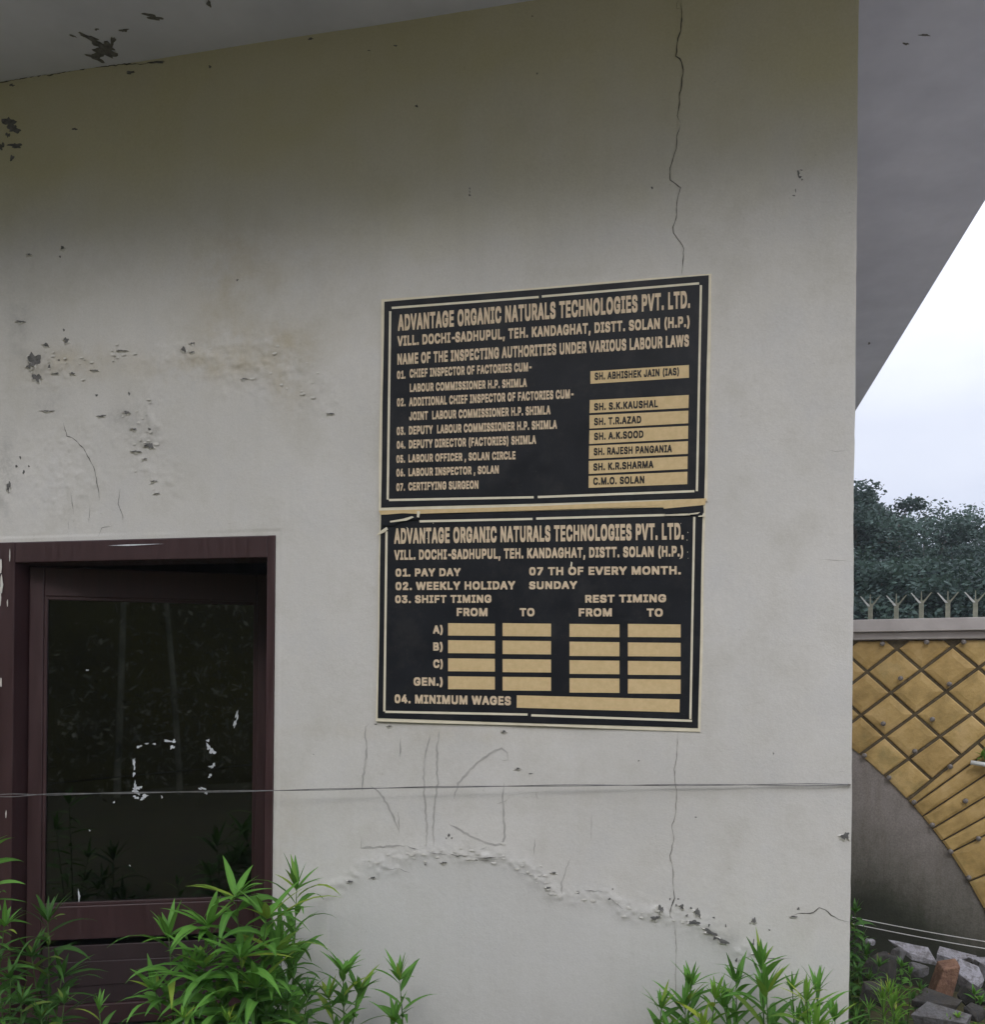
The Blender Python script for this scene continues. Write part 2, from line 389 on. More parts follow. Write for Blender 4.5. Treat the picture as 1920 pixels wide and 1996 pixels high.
def z8(x, y): return (1080+x/3.142, 1400+y/3.142)

STEP = .006
def lin(a, b, step): return np.linspace(a, b, max(2, int(round((b-a)/step))+1))
gx = np.concatenate([lin(XL, DX0, .02)[:-1], lin(DX0, DX1, STEP)[:-1], lin(DX1, XC, STEP)])
gzv = np.concatenate([lin(-.7, .15, .05)[:-1], lin(.15, DZ1, STEP)[:-1], lin(DZ1, ZS+.03, STEP)])
GX, GZ = np.meshgrid(gx, gzv)
H, W = GX.shape
disp = (smooth_noise(H, W, 90, 1)-.5)*.010+(smooth_noise(H, W, 28, 2)-.5)*.003
def polydist(pts):
    d = np.full(GX.shape, 9.0); tt = np.zeros(GX.shape)
    for i in range(len(pts)-1):
        (x0, y0), (x1, y1) = pts[i], pts[i+1]; dx, dy = x1-x0, y1-y0
        t = np.clip(((GX-x0)*dx+(GZ-y0)*dy)/(dx*dx+dy*dy), 0, 1)
        dd = np.hypot(GX-(x0+t*dx), GZ-(y0+t*dy)); d = np.minimum(d, dd)
    return d
def blob(px, py, rx, ry):
    c = w(px, py); return np.exp(-(((GX-c[0])/rx)**2+((GZ-c[1])/ry)**2))
arc_px = [z7(330, 1120), z7(430, 1050), z7(560, 960), z7(720, 900), z7(900, 860), z7(1090, 870), z7(1250, 870), z7(1450, 890), z7(1600, 950), z7(1700, 1040), z7(1790, 1130),
          z8(330, 1090), z8(430, 1170), z8(640, 1190), z8(850, 1230), z8(1050, 1370), z8(1240, 1460)]
arc = [w(*p) for p in arc_px]
da = polydist(arc)
fine = smooth_noise(H, W, 3.2, 3); mid = smooth_noise(H, W, 7, 4)
ridge = np.exp(-(da/.035)**2)
ridge2 = np.exp(-(polydist([w(*z7(600, 1010)), w(*z7(720, 970)), w(*z7(850, 975))])/.018)**2)
disp -= ridge*(.0015+np.clip(mid-.45, 0, 1)*.007+np.clip(fine-.5, 0, 1)*.006)*(.35+1.1*smooth_noise(H, W, 22, 14))
disp -= ridge2*(np.clip(fine-.4, 0, 1)*.008)
# inside of the arch sits lower; yellowed blistered area upper left
ax = np.array([p[0] for p in arc]); az = np.array([p[1] for p in arc])
o_ = np.argsort(ax); arc_z = np.interp(GX, ax[o_], az[o_], left=-1, right=-1)
inside = 1/(1+np.exp(-(arc_z-GZ)/.022))
inside *= 1/(1+np.exp(-(GX-ax.min())/.05))
disp += inside*.0025
blister = np.clip(blob(*z2(250, 650), .16, .08)+blob(*z2(1250, 650), .22, .12)+blob(*z2(700, 950), .10, .15)+.7*blob(*z2(900, 600), .18, .06)+.5*blob(*z2(1550, 820), .1, .08)+.6*blob(*z2(300, 1150), .2, .25)+.4*blob(*z2(800, 1230), .1, .1), 0, 1)
fine2 = smooth_noise(H, W, 2.1, 33); disp -= blister*(np.clip(mid-.45, 0, 1)*.010+np.clip(fine-.5, 0, 1)*.008+np.clip(fine2-.5, 0, 1)*.005)
disp -= ridge*np.clip(fine2-.45, 0, 1)*.004
stain = np.clip(1.0*blob(*z2(330, 640), .22, .07)+.8*blob(*z2(1250, 560), .32, .12)+.6*blob(*z2(900, 650), .25, .06)+.7*blob(*z2(1380, 720), .08, .16)+.5*blob(*z2(1250, 150), .4, .15)+.45*blob(*z7(1050, 100), .5, .03)+.4*blob(*z7(40, 760), .1, .25)+.5*blob(*z2(1060, 300), .12, .25), 0, 1)
grime = np.clip(.9*blob(*z2(25, 1190), .05, .16)+.8*blob(*z2(170, 640), .06, .05)+.5*blob(*z2(90, 480), .05, .15)+.6*blob(*z2(600, 880), .08, .05)+.7*blob(*z2(700, 990), .06, .06)+.5*blob(*z2(220, 850), .08, .1)+.7*blob(*z8(1000, 1330), .1, .04)+.5*blob(*z1(60, 750), .06, .1)+.3*blob(*z8(1788, 740), .03, .04), 0, 1)
eave_shade = np.clip((GZ-(3.22+.30*(smooth_noise(H, W, 90, 21)-.5)+.10*(smooth_noise(H, W, 17, 22)-.5)))/.55, 0, 1)  # mask of the painted eave shade, reaching down over the soft shadow
GXj = GX.copy(); GXj[:, -1] += (smooth_noise(H, 2, 6, 9)[:, 0]-.5)*.0015+(smooth_noise(H, 2, 60, 10)[:, 0]-.5)*.004
ix = np.arange(H*W).reshape(H, W)
quads = np.stack([ix[:-1, :-1], ix[:-1, 1:], ix[1:, 1:], ix[1:, :-1]], -1)
cxm = (gx[:-1]+gx[1:])/2; czm = (gzv[:-1]+gzv[1:])/2
keep = ~((cxm[None, :] > DX0) & (cxm[None, :] < DX1) & (czm[:, None] < DZ1))
quads = quads[keep]
# keep the edge of the opening flush
nearop = (GX > DX0-.02) & (GX < DX1+.02) & (GZ < DZ1+.02); disp[nearop] *= .2
def np_mesh(name, verts, faces, n):
    me = bpy.data.meshes.new(name); nf = len(faces)
    me.vertices.add(len(verts)); me.vertices.foreach_set('co', np.ascontiguousarray(verts, np.float32).ravel())
    me.loops.add(nf*n); me.loops.foreach_set('vertex_index', np.ascontiguousarray(faces, np.int32).ravel())
    me.polygons.add(nf); me.polygons.foreach_set('loop_start', np.arange(0, nf*n, n, dtype=np.int32))
    me.update(calc_edges=True); me.validate(); return me
used = np.zeros(H*W, bool); used[quads.ravel()] = True
remap = np.cumsum(used)-1
me = np_mesh('front_wall', np.stack([GXj, disp, GZ], -1).reshape(-1, 3)[used], remap[quads], 4)
for nm, a in (('stain', stain), ('grime', grime), ('patch', inside), ('eave_shade', eave_shade)):
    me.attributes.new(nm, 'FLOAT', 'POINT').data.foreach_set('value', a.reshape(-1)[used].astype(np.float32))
me.polygons.foreach_set('use_smooth', [True]*len(me.polygons))
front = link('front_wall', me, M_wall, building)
BACK = 8.5
sb = MB(); sb.box((XC-.2, .014, -1.2), (XC-.004, BACK, ZS+.02)); sb.box((XL, .014, -1.2), (XL+.2, BACK, ZS+.02)); sb.box((XL+.21, BACK-.2, -1.2), (XC-.21, BACK, ZS+.02))
sb.build('side_wall', M_side, building)
rf = MB(); rf.box((XL-1, -OVER_F, ZS), (EDGE, BACK+.9, ZS+.16))
roof = rf.build('roof_slab', M_soffit, building, bevel=.006)
# plaster fillet where the soffit meets the wall
# marks on the wall: cracks, chips, lifted flakes, a charcoal scrawl
def disp_at(x, z):
    i = min(max(np.searchsorted(gx, x), 0), W-1); j = min(max(np.searchsorted(gzv, z), 0), H-1); return float(disp[j, i])
def strip(mb, pts, wd, seed, lift=.0012, taper=True, jag=.35, y=None):
    if isinstance(mb, tuple):
        q_ = MB(); strip(q_, pts, wd*mb[2], seed, lift, taper, jag); q_.build(mb[0], mb[1], front); return
    rr = random.Random(seed); P = []
    for i in range(len(pts)-1):          # subdivide, jitter
        (x0, z0), (x1, z1) = pts[i], pts[i+1]; L = math.hypot(x1-x0, z1-z0); k = max(1, int(L/.012))
        for q in range(k):
            t = q/k; nx_, nz_ = -(z1-z0)/L, (x1-x0)/L; j = rr.uniform(-1, 1)*wd*jag*1.4 if (q or i) else 0
            P.append((x0+(x1-x0)*t+nx_*j, z0+(z1-z0)*t+nz_*j))
    P.append(pts[-1]); n = len(P); vs = []; fs = []
    for i, (x, z) in enumerate(P):
        a = P[max(i-1, 0)]; b = P[min(i+1, n-1)]; L = math.hypot(b[0]-a[0], b[1]-a[1]) or 1
        nx_, nz_ = -(b[1]-a[1])/L, (b[0]-a[0])/L
        e = min(1, (min(i, n-1-i)+.3)/4) if taper else 1
        ww = wd*.5*e*rr.uniform(1-jag, 1+jag*1.2); yy = disp_at(x, z)-lift
        vs += [(x+nx_*ww, yy, z+nz_*ww), (x-nx_*ww, yy, z-nz_*ww)]
    fs = [(2*i, 2*i+2, 2*i+3, 2*i+1) for i in range(n-1)]
    mb.add(vs, fs)
ck = ('crack', M_crack, .42)
main = [w(*z3(*p)) for p in ((385,-6),(378,60),(385,110),(372,230),(350,290),(345,380),(370,400),(390,450),(388,560),(368,640),(370,720),(352,790),(375,840))]
strip(ck, main, .0075, 1, jag=.5)
strip(ck, [w(*z3(*p)) for p in ((375,840),(350,940),(345,1020),(325,1080),(305,1150),(303,1235),(375,1285),(350,1390),(345,1490),(325,1550),(328,1590),(370,1650),(397,1700),(388,1800),(380,1880))], .0050, 2, jag=.5)
strip(ck, [w(*z3(*p)) for p in ((378,60),(345,55),(350,20),(362,-8))], .007, 3)
strip(ck, [w(*z8(*p)) for p in ((732,1040),(737,1100),(715,1150),(708,1190),(728,1228))], .010, 5, jag=.6)
strip(ck, [w(*z8(*p)) for p in ((1450,1215),(1500,1195),(1590,1190),(1625,1160),(1660,1170),(1700,1205),(1740,1230),(1810,1248))], .0055, 6, jag=.5)
strip(ck, [w(*z8(*p)) for p in ((1230,1440),(1290,1465),(1350,1470),(1455,1472))], .0055, 8)
strip(ck, [w(*z2(*p)) for p in ((300,920),(320,990),(355,1005),(400,1050),(430,1100),(455,1155),(465,1200),(480,1300))], .006, 9, jag=.5)
strip(ck, [w(*z2(*p)) for p in ((432,1330),(425,1410))], .006, 11); strip(ck, [w(*z2(*p)) for p in ((340,1260),(352,1370))], .004, 10)
strip(ck, [w(*z2(*p)) for p in ((580,1245),(570,1320),(592,1380),(590,1410))], .0045, 12); strip(ck, [w(*z2(*p)) for p in ((325,1400),(328,1450))], .005, 13)
strip(ck, [w(*z2(*p)) for p in ((470,1480),(490,1435),(545,1425))], .004, 14); strip(ck, [w(*z2(*p)) for p in ((158,1455),(160,1495))], .004, 15)
strip(ck, [w(*z1(*p)) for p in ((-30,440),(20,432),(150,405),(270,395),(350,375),(480,355),(620,340),(760,330),(860,315))], .009, 16, lift=.002, jag=.7)
strip(ck, [w(*z1(*p)) for p in ((1250,200),(1500,155),(1700,120),(1885,80))], .006, 17, lift=.002, jag=.8)
for i, (a, b) in enumerate([((1090,865),(1230,880)),((960,850),(1095,872)),((1270,890),(1460,885)),((1300,840),(1345,822)),((780,960),(855,990)),((1550,990),(1630,995)),((830,815),(930,850)),((1280,905),(1420,905)),((700,965),(780,960))]):
    strip(ck, [w(*z7(*a)), w(*z7((a[0]+b[0])/2, (a[1]+b[1])/2+6)), w(*z7(*b))], .0055, 30+i, lift=.004, jag=.7)
for i, (a, b) in enumerate([((340,1095),(430,1170)),((180,1050),(300,1060)),((140,1055),(160,1080))]):
    strip(ck, [w(*z8(*a)), w(*z8(*b))], .005, 50+i, lift=.004, jag=.7)
hc = ('hairline_crack', M_hair, .7)
strip(hc, [w(*z8(*p)) for p in ((760,80),(757,200),(738,310),(750,440),(748,570),(722,670),(738,740),(710,840),(728,920),(732,1050))], .0034, 4, jag=.6)
strip(hc, [w(*z8(*p)) for p in ((728,1228),(740,1250),(752,1400),(745,1600),(750,1750))], .0024, 7, jag=.6)
strip(hc, [w(*z8(*p)) for p in ((1120,1490),(1180,1465),(1230,1440))], .003, 17)
strip(hc, [w(1610,875), w(1630,880), w(1658,877)], .002, 18); strip(hc, [w(1600,1090), w(1660,1094)], .002, 19)

def chip_poly(px, py, rx, ry, seed, ang=0, n=22, rough=.35):
    rr = random.Random(seed); pts = []; ph = [rr.uniform(0, 6.28) for _ in range(6)]
    for i in range(n):
        a = 2*math.pi*i/n; r = 1+rough*(math.sin(2*a+ph[0])*.5+math.sin(3*a+ph[1])*.5+math.sin(5*a+ph[2])*.45+math.sin(8*a+ph[3])*.25)+rr.uniform(-.12, .12)
        ex, ey = rx*r*math.cos(a), ry*r*math.sin(a)
        pts.append((px+ex*math.cos(ang)-ey*math.sin(ang), py+ex*math.sin(ang)+ey*math.cos(ang)))
    return pts
ch = MB(); rim = MB()
def chip(p, rx, ry, s, ang=0, rough=.4, flake=True):
    pts = chip_poly(p[0], p[1], rx*.88, ry*.88, s, ang, rough=rough)
    q = [w(*a) for a in pts]; c = w(*p); y0 = disp_at(*c)-.0022
    vs = [(c[0], y0, c[1])]+[(x, min(disp_at(x, z)-.0012, y0+.001), z) for x, z in q]; n = len(q)
    ch.add(vs, [(0, 1+(i+1)%n, 1+i) for i in range(n)])
    if flake and rx > 4:          # curled paint lip along the lower rim
        rr = random.Random(s+5); k0 = rr.randrange(n//8)
        for i in range(n//12+k0, n//2+1+k0):
            a = q[i%n]; b = q[(i+1)%n]; l = rr.uniform(.004, .010)
            o1 = ((a[0]-c[0]), (a[1]-c[1])); L = math.hypot(*o1) or 1
            ya = disp_at(*a)-.0015
            rim.add([(a[0], ya-rr.uniform(.001, .005), a[1]), (b[0], ya-rr.uniform(.001, .005), b[1]), (b[0]+(b[0]-c[0])/L*l, ya+.001, b[1]+(b[1]-c[1])/L*l), (a[0]+o1[0]/L*l, ya+.001, a[1]+o1[1]/L*l)], [(0, 1, 2, 3)])
for i, (x, y, rx, ry) in enumerate([(165,625,30,38),(150,650,24,18),(178,710,22,22),(320,530,14,14),(223,552,14,10),(308,480,6,6),(238,657,7,9),(283,625,5,6),(725,1040,20,16),(465,795,6,7),(625,788,6,8),(615,880,18,8),(490,895,20,6),(890,575,12,15),(660,1068,22,5),(305,85,10,9),(292,127,6,5),(145,118,10,7),(75,1137,7,6),(135,1137,5,5),(110,1165,6,10),(95,1095,4,9),(38,1235,10,26),(590,580,26,5),(650,960,14,5),(725,960,9,5),(700,1103,10,4),(460,675,18,4),(350,690,12,6),(270,690,16,4),(745,1210,14,4),(760,1270,12,4),(930,545,10,6),(930,588,10,6),(1180,715,14,4),(1600,885,18,4),(1145,237,6,5),(100,440,22,6),(230,870,30,4)]):
    chip(z2(x, y), rx/2.48, ry/2.48, 100+i)
for i, (x, y, rx, ry, a) in enumerate([(655,1165,18,24,0),(620,1220,28,14,-.3),(785,1150,14,14,0),(880,1185,18,27,0),(860,1248,36,16,.2),(815,1205,8,8,0),(960,1308,50,13,.38),(1035,1362,42,15,.6),(1225,1235,13,19,0),(1222,1375,6,26,.1),(1250,1450,28,8,.25),(1118,1480,8,12,0),(1498,1165,8,10,0),(1470,1213,20,5,0),(950,1265,6,10,0),(1053,1268,4,12,0),(148,1065,12,8,.6),(1345,215,4,8,0),(762,1105,6,6,0),(712,1105,6,6,0),(750,1143,7,7,0),(840,1160,6,8,0),(870,605,10,3,0),(985,1345,8,14,.5),(1320,1295,5,6,0),(360,1045,6,5,0),(340,1105,8,6,0),(1785,720,26,26,0),(980,1218,8,5,0),(520,260,6,4,0)]):
    chip(z8(x, y), rx/3.142, ry/3.142, 200+i, a)
for i, (x, y, rx, ry) in enumerate([(680,378,25,9),(820,325,45,7),(50,650,38,34),(75,680,30,22),(40,710,12,14),(80,765,34,16),(8,770,15,22),(62,830,14,14),(390,678,14,7),(60,448,14,8),(1630,205,14,7),(1100,350,9,7),(330,1305,10,7)]):
    chip(z1(x, y), rx/2.693, ry/2.693, 300+i, flake=False)
for i, (x, y, rx, ry) in enumerate([(180,1285,8,9),(1180,1180,8,18),(1190,1208,10,10),(1205,1225,7,6),(1200,1160,10,4),(1160,1300,3,18),(1148,1335,10,5)]):
    chip(z3(x, y), rx/3.5, ry/3.5, 330+i, flake=False)
for i, (x, y, rx, ry) in enumerate([(570,556,9,6),(850,990,4,5),(850,1026,6,6),(850,1008,2,10),(1180,90,4,4),(460,240,9,6),(1205,390,5,5),(320,265,8,4)]):
    chip(z5(x, y), rx/2.693, ry/2.693, 350+i, flake=False)
for i, (x, y, rx, ry) in enumerate([(1100,750,7,14),(1120,768,6,6),(1085,770,4,6),(1070,925,16,5),(950,938,6,5),(1275,908,12,5),(1625,355,12,4),(1455,85,14,7),(720,50,14,4),(630,38,12,4),(230,232,4,3),(470,1045,16,8),(615,1022,14,7),(1775,990,18,5),(1740,1085,16,8),(1545,322,14,5)]):
    chip(z7(x, y), rx/3.289, ry/3.289, 400+i)
ch.build('chipped_patch', M_chip, front)
# lifted flakes along the arch and the blistered area
rr = random.Random(21)
def flake(x, z, s):
    n = rr.randint(5, 7); a0 = rr.uniform(0, 6.28); y = disp_at(x, z)-.0015; tx, tz = rr.uniform(-.2, .2), rr.uniform(.03, .22)
    vs = []
    for i in range(n):
        a = a0+2*math.pi*i/n; r = s*rr.uniform(.6, 1.2); ex, ez = r*1.5*math.cos(a), r*.7*math.sin(a)
        vs.append((x+ex, y-.001-max(0, -ez*tz+ex*tx)-.0005, z+ez))
    rim.add(vs, [tuple(range(n))])
for i in range(70):
    k = rr.randrange(2, len(arc)-3); t = rr.random(); x = arc[k][0]*(1-t)+arc[k+1][0]*t+rr.gauss(0, .012); z = arc[k][1]*(1-t)+arc[k+1][1]*t+rr.gauss(0, .018)
    flake(x, z, rr.uniform(.003, .008))
for c, sx, sz, n in ((z2(350, 640), .10, .04, 14), (z2(700, 980), .05, .08, 18), (z2(1200, 680), .12, .06, 10), (z2(1480, 760), .06, .05, 4), (z2(560, 590), .05, .02, 8)):
    p = w(*c)
    for i in range(n): flake(p[0]+rr.gauss(0, sx), p[1]+rr.gauss(0, sz), rr.uniform(.003, .009))
rim.build('paint_flake', M_flake, front)
# charcoal scrawl
sc_ = MB()
for i, L in enumerate([((585,40),(562,55),(560,100),(572,170),(568,270),(550,370),(545,470)),((545,545),(548,580)),((540,765),(540,800),(535,830),(640,828),(760,816),(830,818)),((595,430),(650,470),(690,530),(730,600),(760,680),(782,740)),((788,130),(785,260)),((775,600),(782,740)),((980,110),(960,190),(940,280),(938,360),(940,480),(952,600),(958,700),(958,830)),
                        ((1040,80),(1024,180),(1022,330),(1028,420),(1010,540),(1000,680),(1004,825)),((1480,270),(1476,220),(1440,195),(1380,215),(1300,270),(1220,345),(1160,420),(1130,520)),((1455,410),(1447,470),(1452,640),(1462,760),(1445,805),(1400,818),(1330,795),(1200,735),(1095,675)),((1410,550),(1460,535),(1485,515)),((950,130),(950,165)),((1430,265),(1480,268)),((1660,470),(1672,520)),((1655,770),(1648,880)),((780,480),(778,500))]):
    strip(sc_, [w(*z7(*p)) for p in L], .0070, 500+i, lift=.0010, jag=.25)
strip(sc_, [w(*z8(*p)) for p in ((110,840),(75,920),(45,1010),(55,1115))], .004, 560, lift=.001); strip(sc_, [w(*z8(*p)) for p in ((230,580),(230,690),(228,750))], .003, 561, lift=.001)
strip(sc_, [w(*z8(*p)) for p in ((1740,330),(1790,322))], .003, 562, lift=.001)
sc_.build('charcoal_scrawl', M_pencil, front)
# chips on the soffit
sf = MB()
for i, (x, y, rx, ry, a) in enumerate([(800,88,52,13,.18),(510,225,75,18,.5),(540,275,60,24,.3),(590,215,10,28,.3),(500,300,40,16,.3),(650,157,20,9,-.2),(560,250,50,22,.4),(480,200,55,9,.4),(1095,15,10,20,0),(380,185,22,4,.4),(505,150,10,6,0)]):
    pts = [on_z(*z1(*q), ZS) for q in chip_poly(x, y, rx, ry, 600+i, a, rough=.45)]; c = on_z(*z1(x, y), ZS); n = len(pts)
    zz = ZS-.001-.0002*i
    sf.add([(c.x, c.y, zz)]+[(p.x, p.y, zz) for p in pts], [(0, 1+i_, 1+(i_+1)%n) for i_ in range(n)])
for i, (x, y, rx, ry, a) in enumerate([(1640+275/2.178,185/2.178,6,2.4,0),(1640+355/2.178,148/2.178,9,2.4,.1),(1640+120/2.178,1457/2.178,2.5,2,0)]):
    pts = [on_z(*q, ZS) for q in chip_poly(x, y, rx, ry, 640+i, a)]; c = on_z(x, y, ZS); n = len(pts)
    sf.add([(c.x, c.y, ZS-.001)]+[(p.x, p.y, ZS-.001) for p in pts], [(0, 1+i_, 1+(i_+1)%n) for i_ in range(n)])
sf.build('chipped_patch', M_chip, roof)

# ------------------------------------------------------------------ door (ajar, hinged at the left, swung into the room)
FR = .15                                            # frame depth
jl = on_y(26, 1400).x; jr = on_y(519, 1300).x; hz = on_y(270, 1092).z
df = MB()
df.box((DX0, -.006, -.05), (jl, FR, DZ1)); df.box((jr, -.006, -.05), (DX1-.001, FR, DZ1)); df.box((jl, -.004, hz), (jr, FR, DZ1-.001))
dfo = df.build('door_frame', M_wood, building, bevel=.004)
df2 = MB()
for i in range(3):                                 # wall paint slopped over the left jamb
    pz = random.uniform(1150, 1700); px = random.uniform(-2, 16)
    p = on_y(px, pz, -.0075); r = random.uniform(.004, .013)
    n = 9; df2.add([(p.x+r*math.cos(a)*.6*random.uniform(.6, 1.2), -.0072-.0001*i, p.z+r*2.6*math.sin(a)*random.uniform(.6, 1.2)) for a in [2*math.pi*k/n for k in range(n)]], [tuple(range(n))])
for i, (px, pz, rx, rz_) in enumerate([(3, 1105, .007, .04), (1, 1165, .008, .05), (21, 1085, .003, .03), (5, 1140, .008, .04)]):
    p = on_y(px, pz); n = 12
    df2.add([(p.x+rx*math.cos(a)*random.uniform(.7, 1.2), -.0088-.0001*i, p.z+rz_*math.sin(a)*random.uniform(.7, 1.2)) for a in [2*math.pi*k/n for k in range(n)]], [tuple(range(n))])
df2.build('paint_smear', M_flake, dfo)
p0 = on_y(270, 1049, -.0075); 
fs_ = MB(); fs_.prism([on_y(210, 1063.5, -.0066), on_y(250, 1064, -.0066), on_y(318, 1060, -.0066), on_y(250, 1061, -.0066)], (0, .001, 0)); fs_.build('scratch', M_tape, dfo)

SW = R(24)                                           # swing of the leaf
hinge = Vector((jl+.012, .07, 0))
ax_ = Vector((math.cos(SW), math.sin(SW), 0)); an_ = Vector((math.sin(SW), -math.cos(SW), 0))   # along leaf, outward normal
def on_leaf(px, py, off=0):
    return on_plane(px, py, hinge+an_*off, an_)
def lf(u, z, off=0): q = hinge+ax_*u+an_*off; return Vector((q.x, q.y, z))
def uz(px, py): p = on_leaf(px, py); return (p-hinge).dot(ax_), p.z
u_g0, _ = uz(82, 1450); u_g1, _ = uz(498, 1450); zt = (uz(95, 1163)[1]+uz(478, 1172)[1])/2; zb = (uz(89, 1764)[1]+uz(368, 1762)[1])/2
u_end = u_g1+.045; z_top = hz-.006; zrail = (uz(130, 1830)[1]+uz(258, 1830)[1])/2
print('leaf', u_g0, u_g1, zt, zb, zrail)
TH = .038
def lbox(mb, u0, u1, z0, z1, o0=0.0, o1=-TH):
    mb.add([lf(u0, z0, o0), lf(u1, z0, o0), lf(u1, z1, o0), lf(u0, z1, o0), lf(u0, z0, o1), lf(u1, z0, o1), lf(u1, z1, o1), lf(u0, z1, o1)],
           [(0,1,2,3),(7,6,5,4),(0,4,5,1),(1,5,6,2),(2,6,7,3),(3,7,4,0)])
dl = MB()
lbox(dl, 0, u_g0, .03, z_top); lbox(dl, u_g1, u_end, .03, z_top); lbox(dl, u_g0, u_g1, zt, z_top, -.0015); lbox(dl, u_g0, u_g1, zrail, zb, -.0015); lbox(dl, u_g0, u_g1, .03, .12, -.0015)
door = dl.build('door', M_wood, building, bevel=.005)
bd = MB()      # glazing beads
B_ = .014
lbox(bd, u_g0, u_g0+B_, zb, zt, -.006, -.02); lbox(bd, u_g1-B_, u_g1, zb, zt, -.006, -.02); lbox(bd, u_g0+B_, u_g1-B_, zt-B_, zt, -.006, -.02); lbox(bd, u_g0+B_, u_g1-B_, zb, zb+B_, -.004, -.02)
bd.build('glazing_bead', M_wood, door, bevel=.002)
gl = MB(); lbox(gl, u_g0+.002, u_g1-.002, zb+.002, zt-.002, -.020, -.025); glass_o = gl.build('glass_pane', M_glass, door)
pn = MB(); lbox(pn, u_g0, u_g1, .12, zrail-.03, -.016, -.028); lbox(pn, u_g0+.06, u_g1-.06, .2, zrail-.10, -.010, -.0165)
pn.build('lower_panel', M_wood_dark, door, bevel=.004)
# tape residue on the glass: what is left of a torn-off square notice
tp = MB(); rr = random.Random(3)
def z5b(x, y): return (x/3.366, 1030+y/3.366)
def z6(x, y): return (x/3.366, 1500+y/3.366)
def scrap(px, py, rx, ry, s, ang=0):
    pts = [on_leaf(a, b, -.0185) for a, b in chip_poly(px, py, rx, ry, s, ang, n=14, rough=.55)]
    tp.prism(pts[::-1], -an_*.0008)
for i, (x, y, rx, ry, a) in enumerate([(910,1432,16,8,-.5),(960,1412,16,3,-.1),(1010,1414,12,4,0),(1100,1395,26,8,0),(1140,1397,12,10,.6),(1128,1436,18,9,-.4),(1362,1392,12,8,.4),(1365,1432,18,12,.8),(1390,1462,14,26,-.5),(1398,1555,9,18,.3),(1378,1562,10,6,0),(1376,1622,9,14,.4),(876,1535,7,28,0),(876,1612,7,16,0),(880,1565,5,20,0),(1325,1707,24,7,.2),(1350,1735,8,10,0),(890,1705,18,12,0),(882,1725,12,14,0),(915,1698,14,8,0),(900,1735,20,8,.6),(890,1765,16,10,.3),(945,1757,22,12,-.2),(930,1775,12,8,0),(1060,1762,6,8,0),(885,1690,8,30,0),(570,930,8,5,0)]):
    scrap(*z5b(x, y), rx/3.366, ry/3.366, 700+i, a)
scrap(*z5b(1553, 1225), 2.2, 9, 760, .12); scrap(*z5b(1540, 1280), 2.2, 9, 761, .3)
scrap(*z6(515, 830), 2.0, 11, 762, .02); scrap(*z6(745, 215), 2, 1.6, 763); scrap(*z6(850, 630), 1.5, 1.5, 764); scrap(*z6(585, 400), 1.5, 1.5, 765)
tp.build('tape_residue', M_tape, glass_o)
# the room behind the door
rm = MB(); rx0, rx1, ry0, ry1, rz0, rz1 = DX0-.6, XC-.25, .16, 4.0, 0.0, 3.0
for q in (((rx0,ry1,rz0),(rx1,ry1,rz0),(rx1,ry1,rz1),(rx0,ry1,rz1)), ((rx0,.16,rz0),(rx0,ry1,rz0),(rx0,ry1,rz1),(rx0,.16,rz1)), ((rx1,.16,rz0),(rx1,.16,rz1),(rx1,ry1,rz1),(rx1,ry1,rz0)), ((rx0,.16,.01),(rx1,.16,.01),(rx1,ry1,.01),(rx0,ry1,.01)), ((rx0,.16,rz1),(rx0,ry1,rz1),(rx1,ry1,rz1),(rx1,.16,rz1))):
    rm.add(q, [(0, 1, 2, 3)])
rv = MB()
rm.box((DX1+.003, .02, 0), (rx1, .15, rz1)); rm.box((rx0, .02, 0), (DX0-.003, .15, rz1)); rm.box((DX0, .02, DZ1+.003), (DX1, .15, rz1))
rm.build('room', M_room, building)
st_ = MB(); st_.box((DX0-.1, -.10, -.1), (DX1+.06, .12, .028)); st_.build('door_step', M_coping, building, bevel=.01)

# ------------------------------------------------------------------ signs
Y_S = -.0085
def sg(px, py, y): return on_y(px, py, y)
def ua(x, y): return (720+x/2.772, 510+y/2.772)
def lo(x, y): return (720+x/2.772, 970+y/2.772)
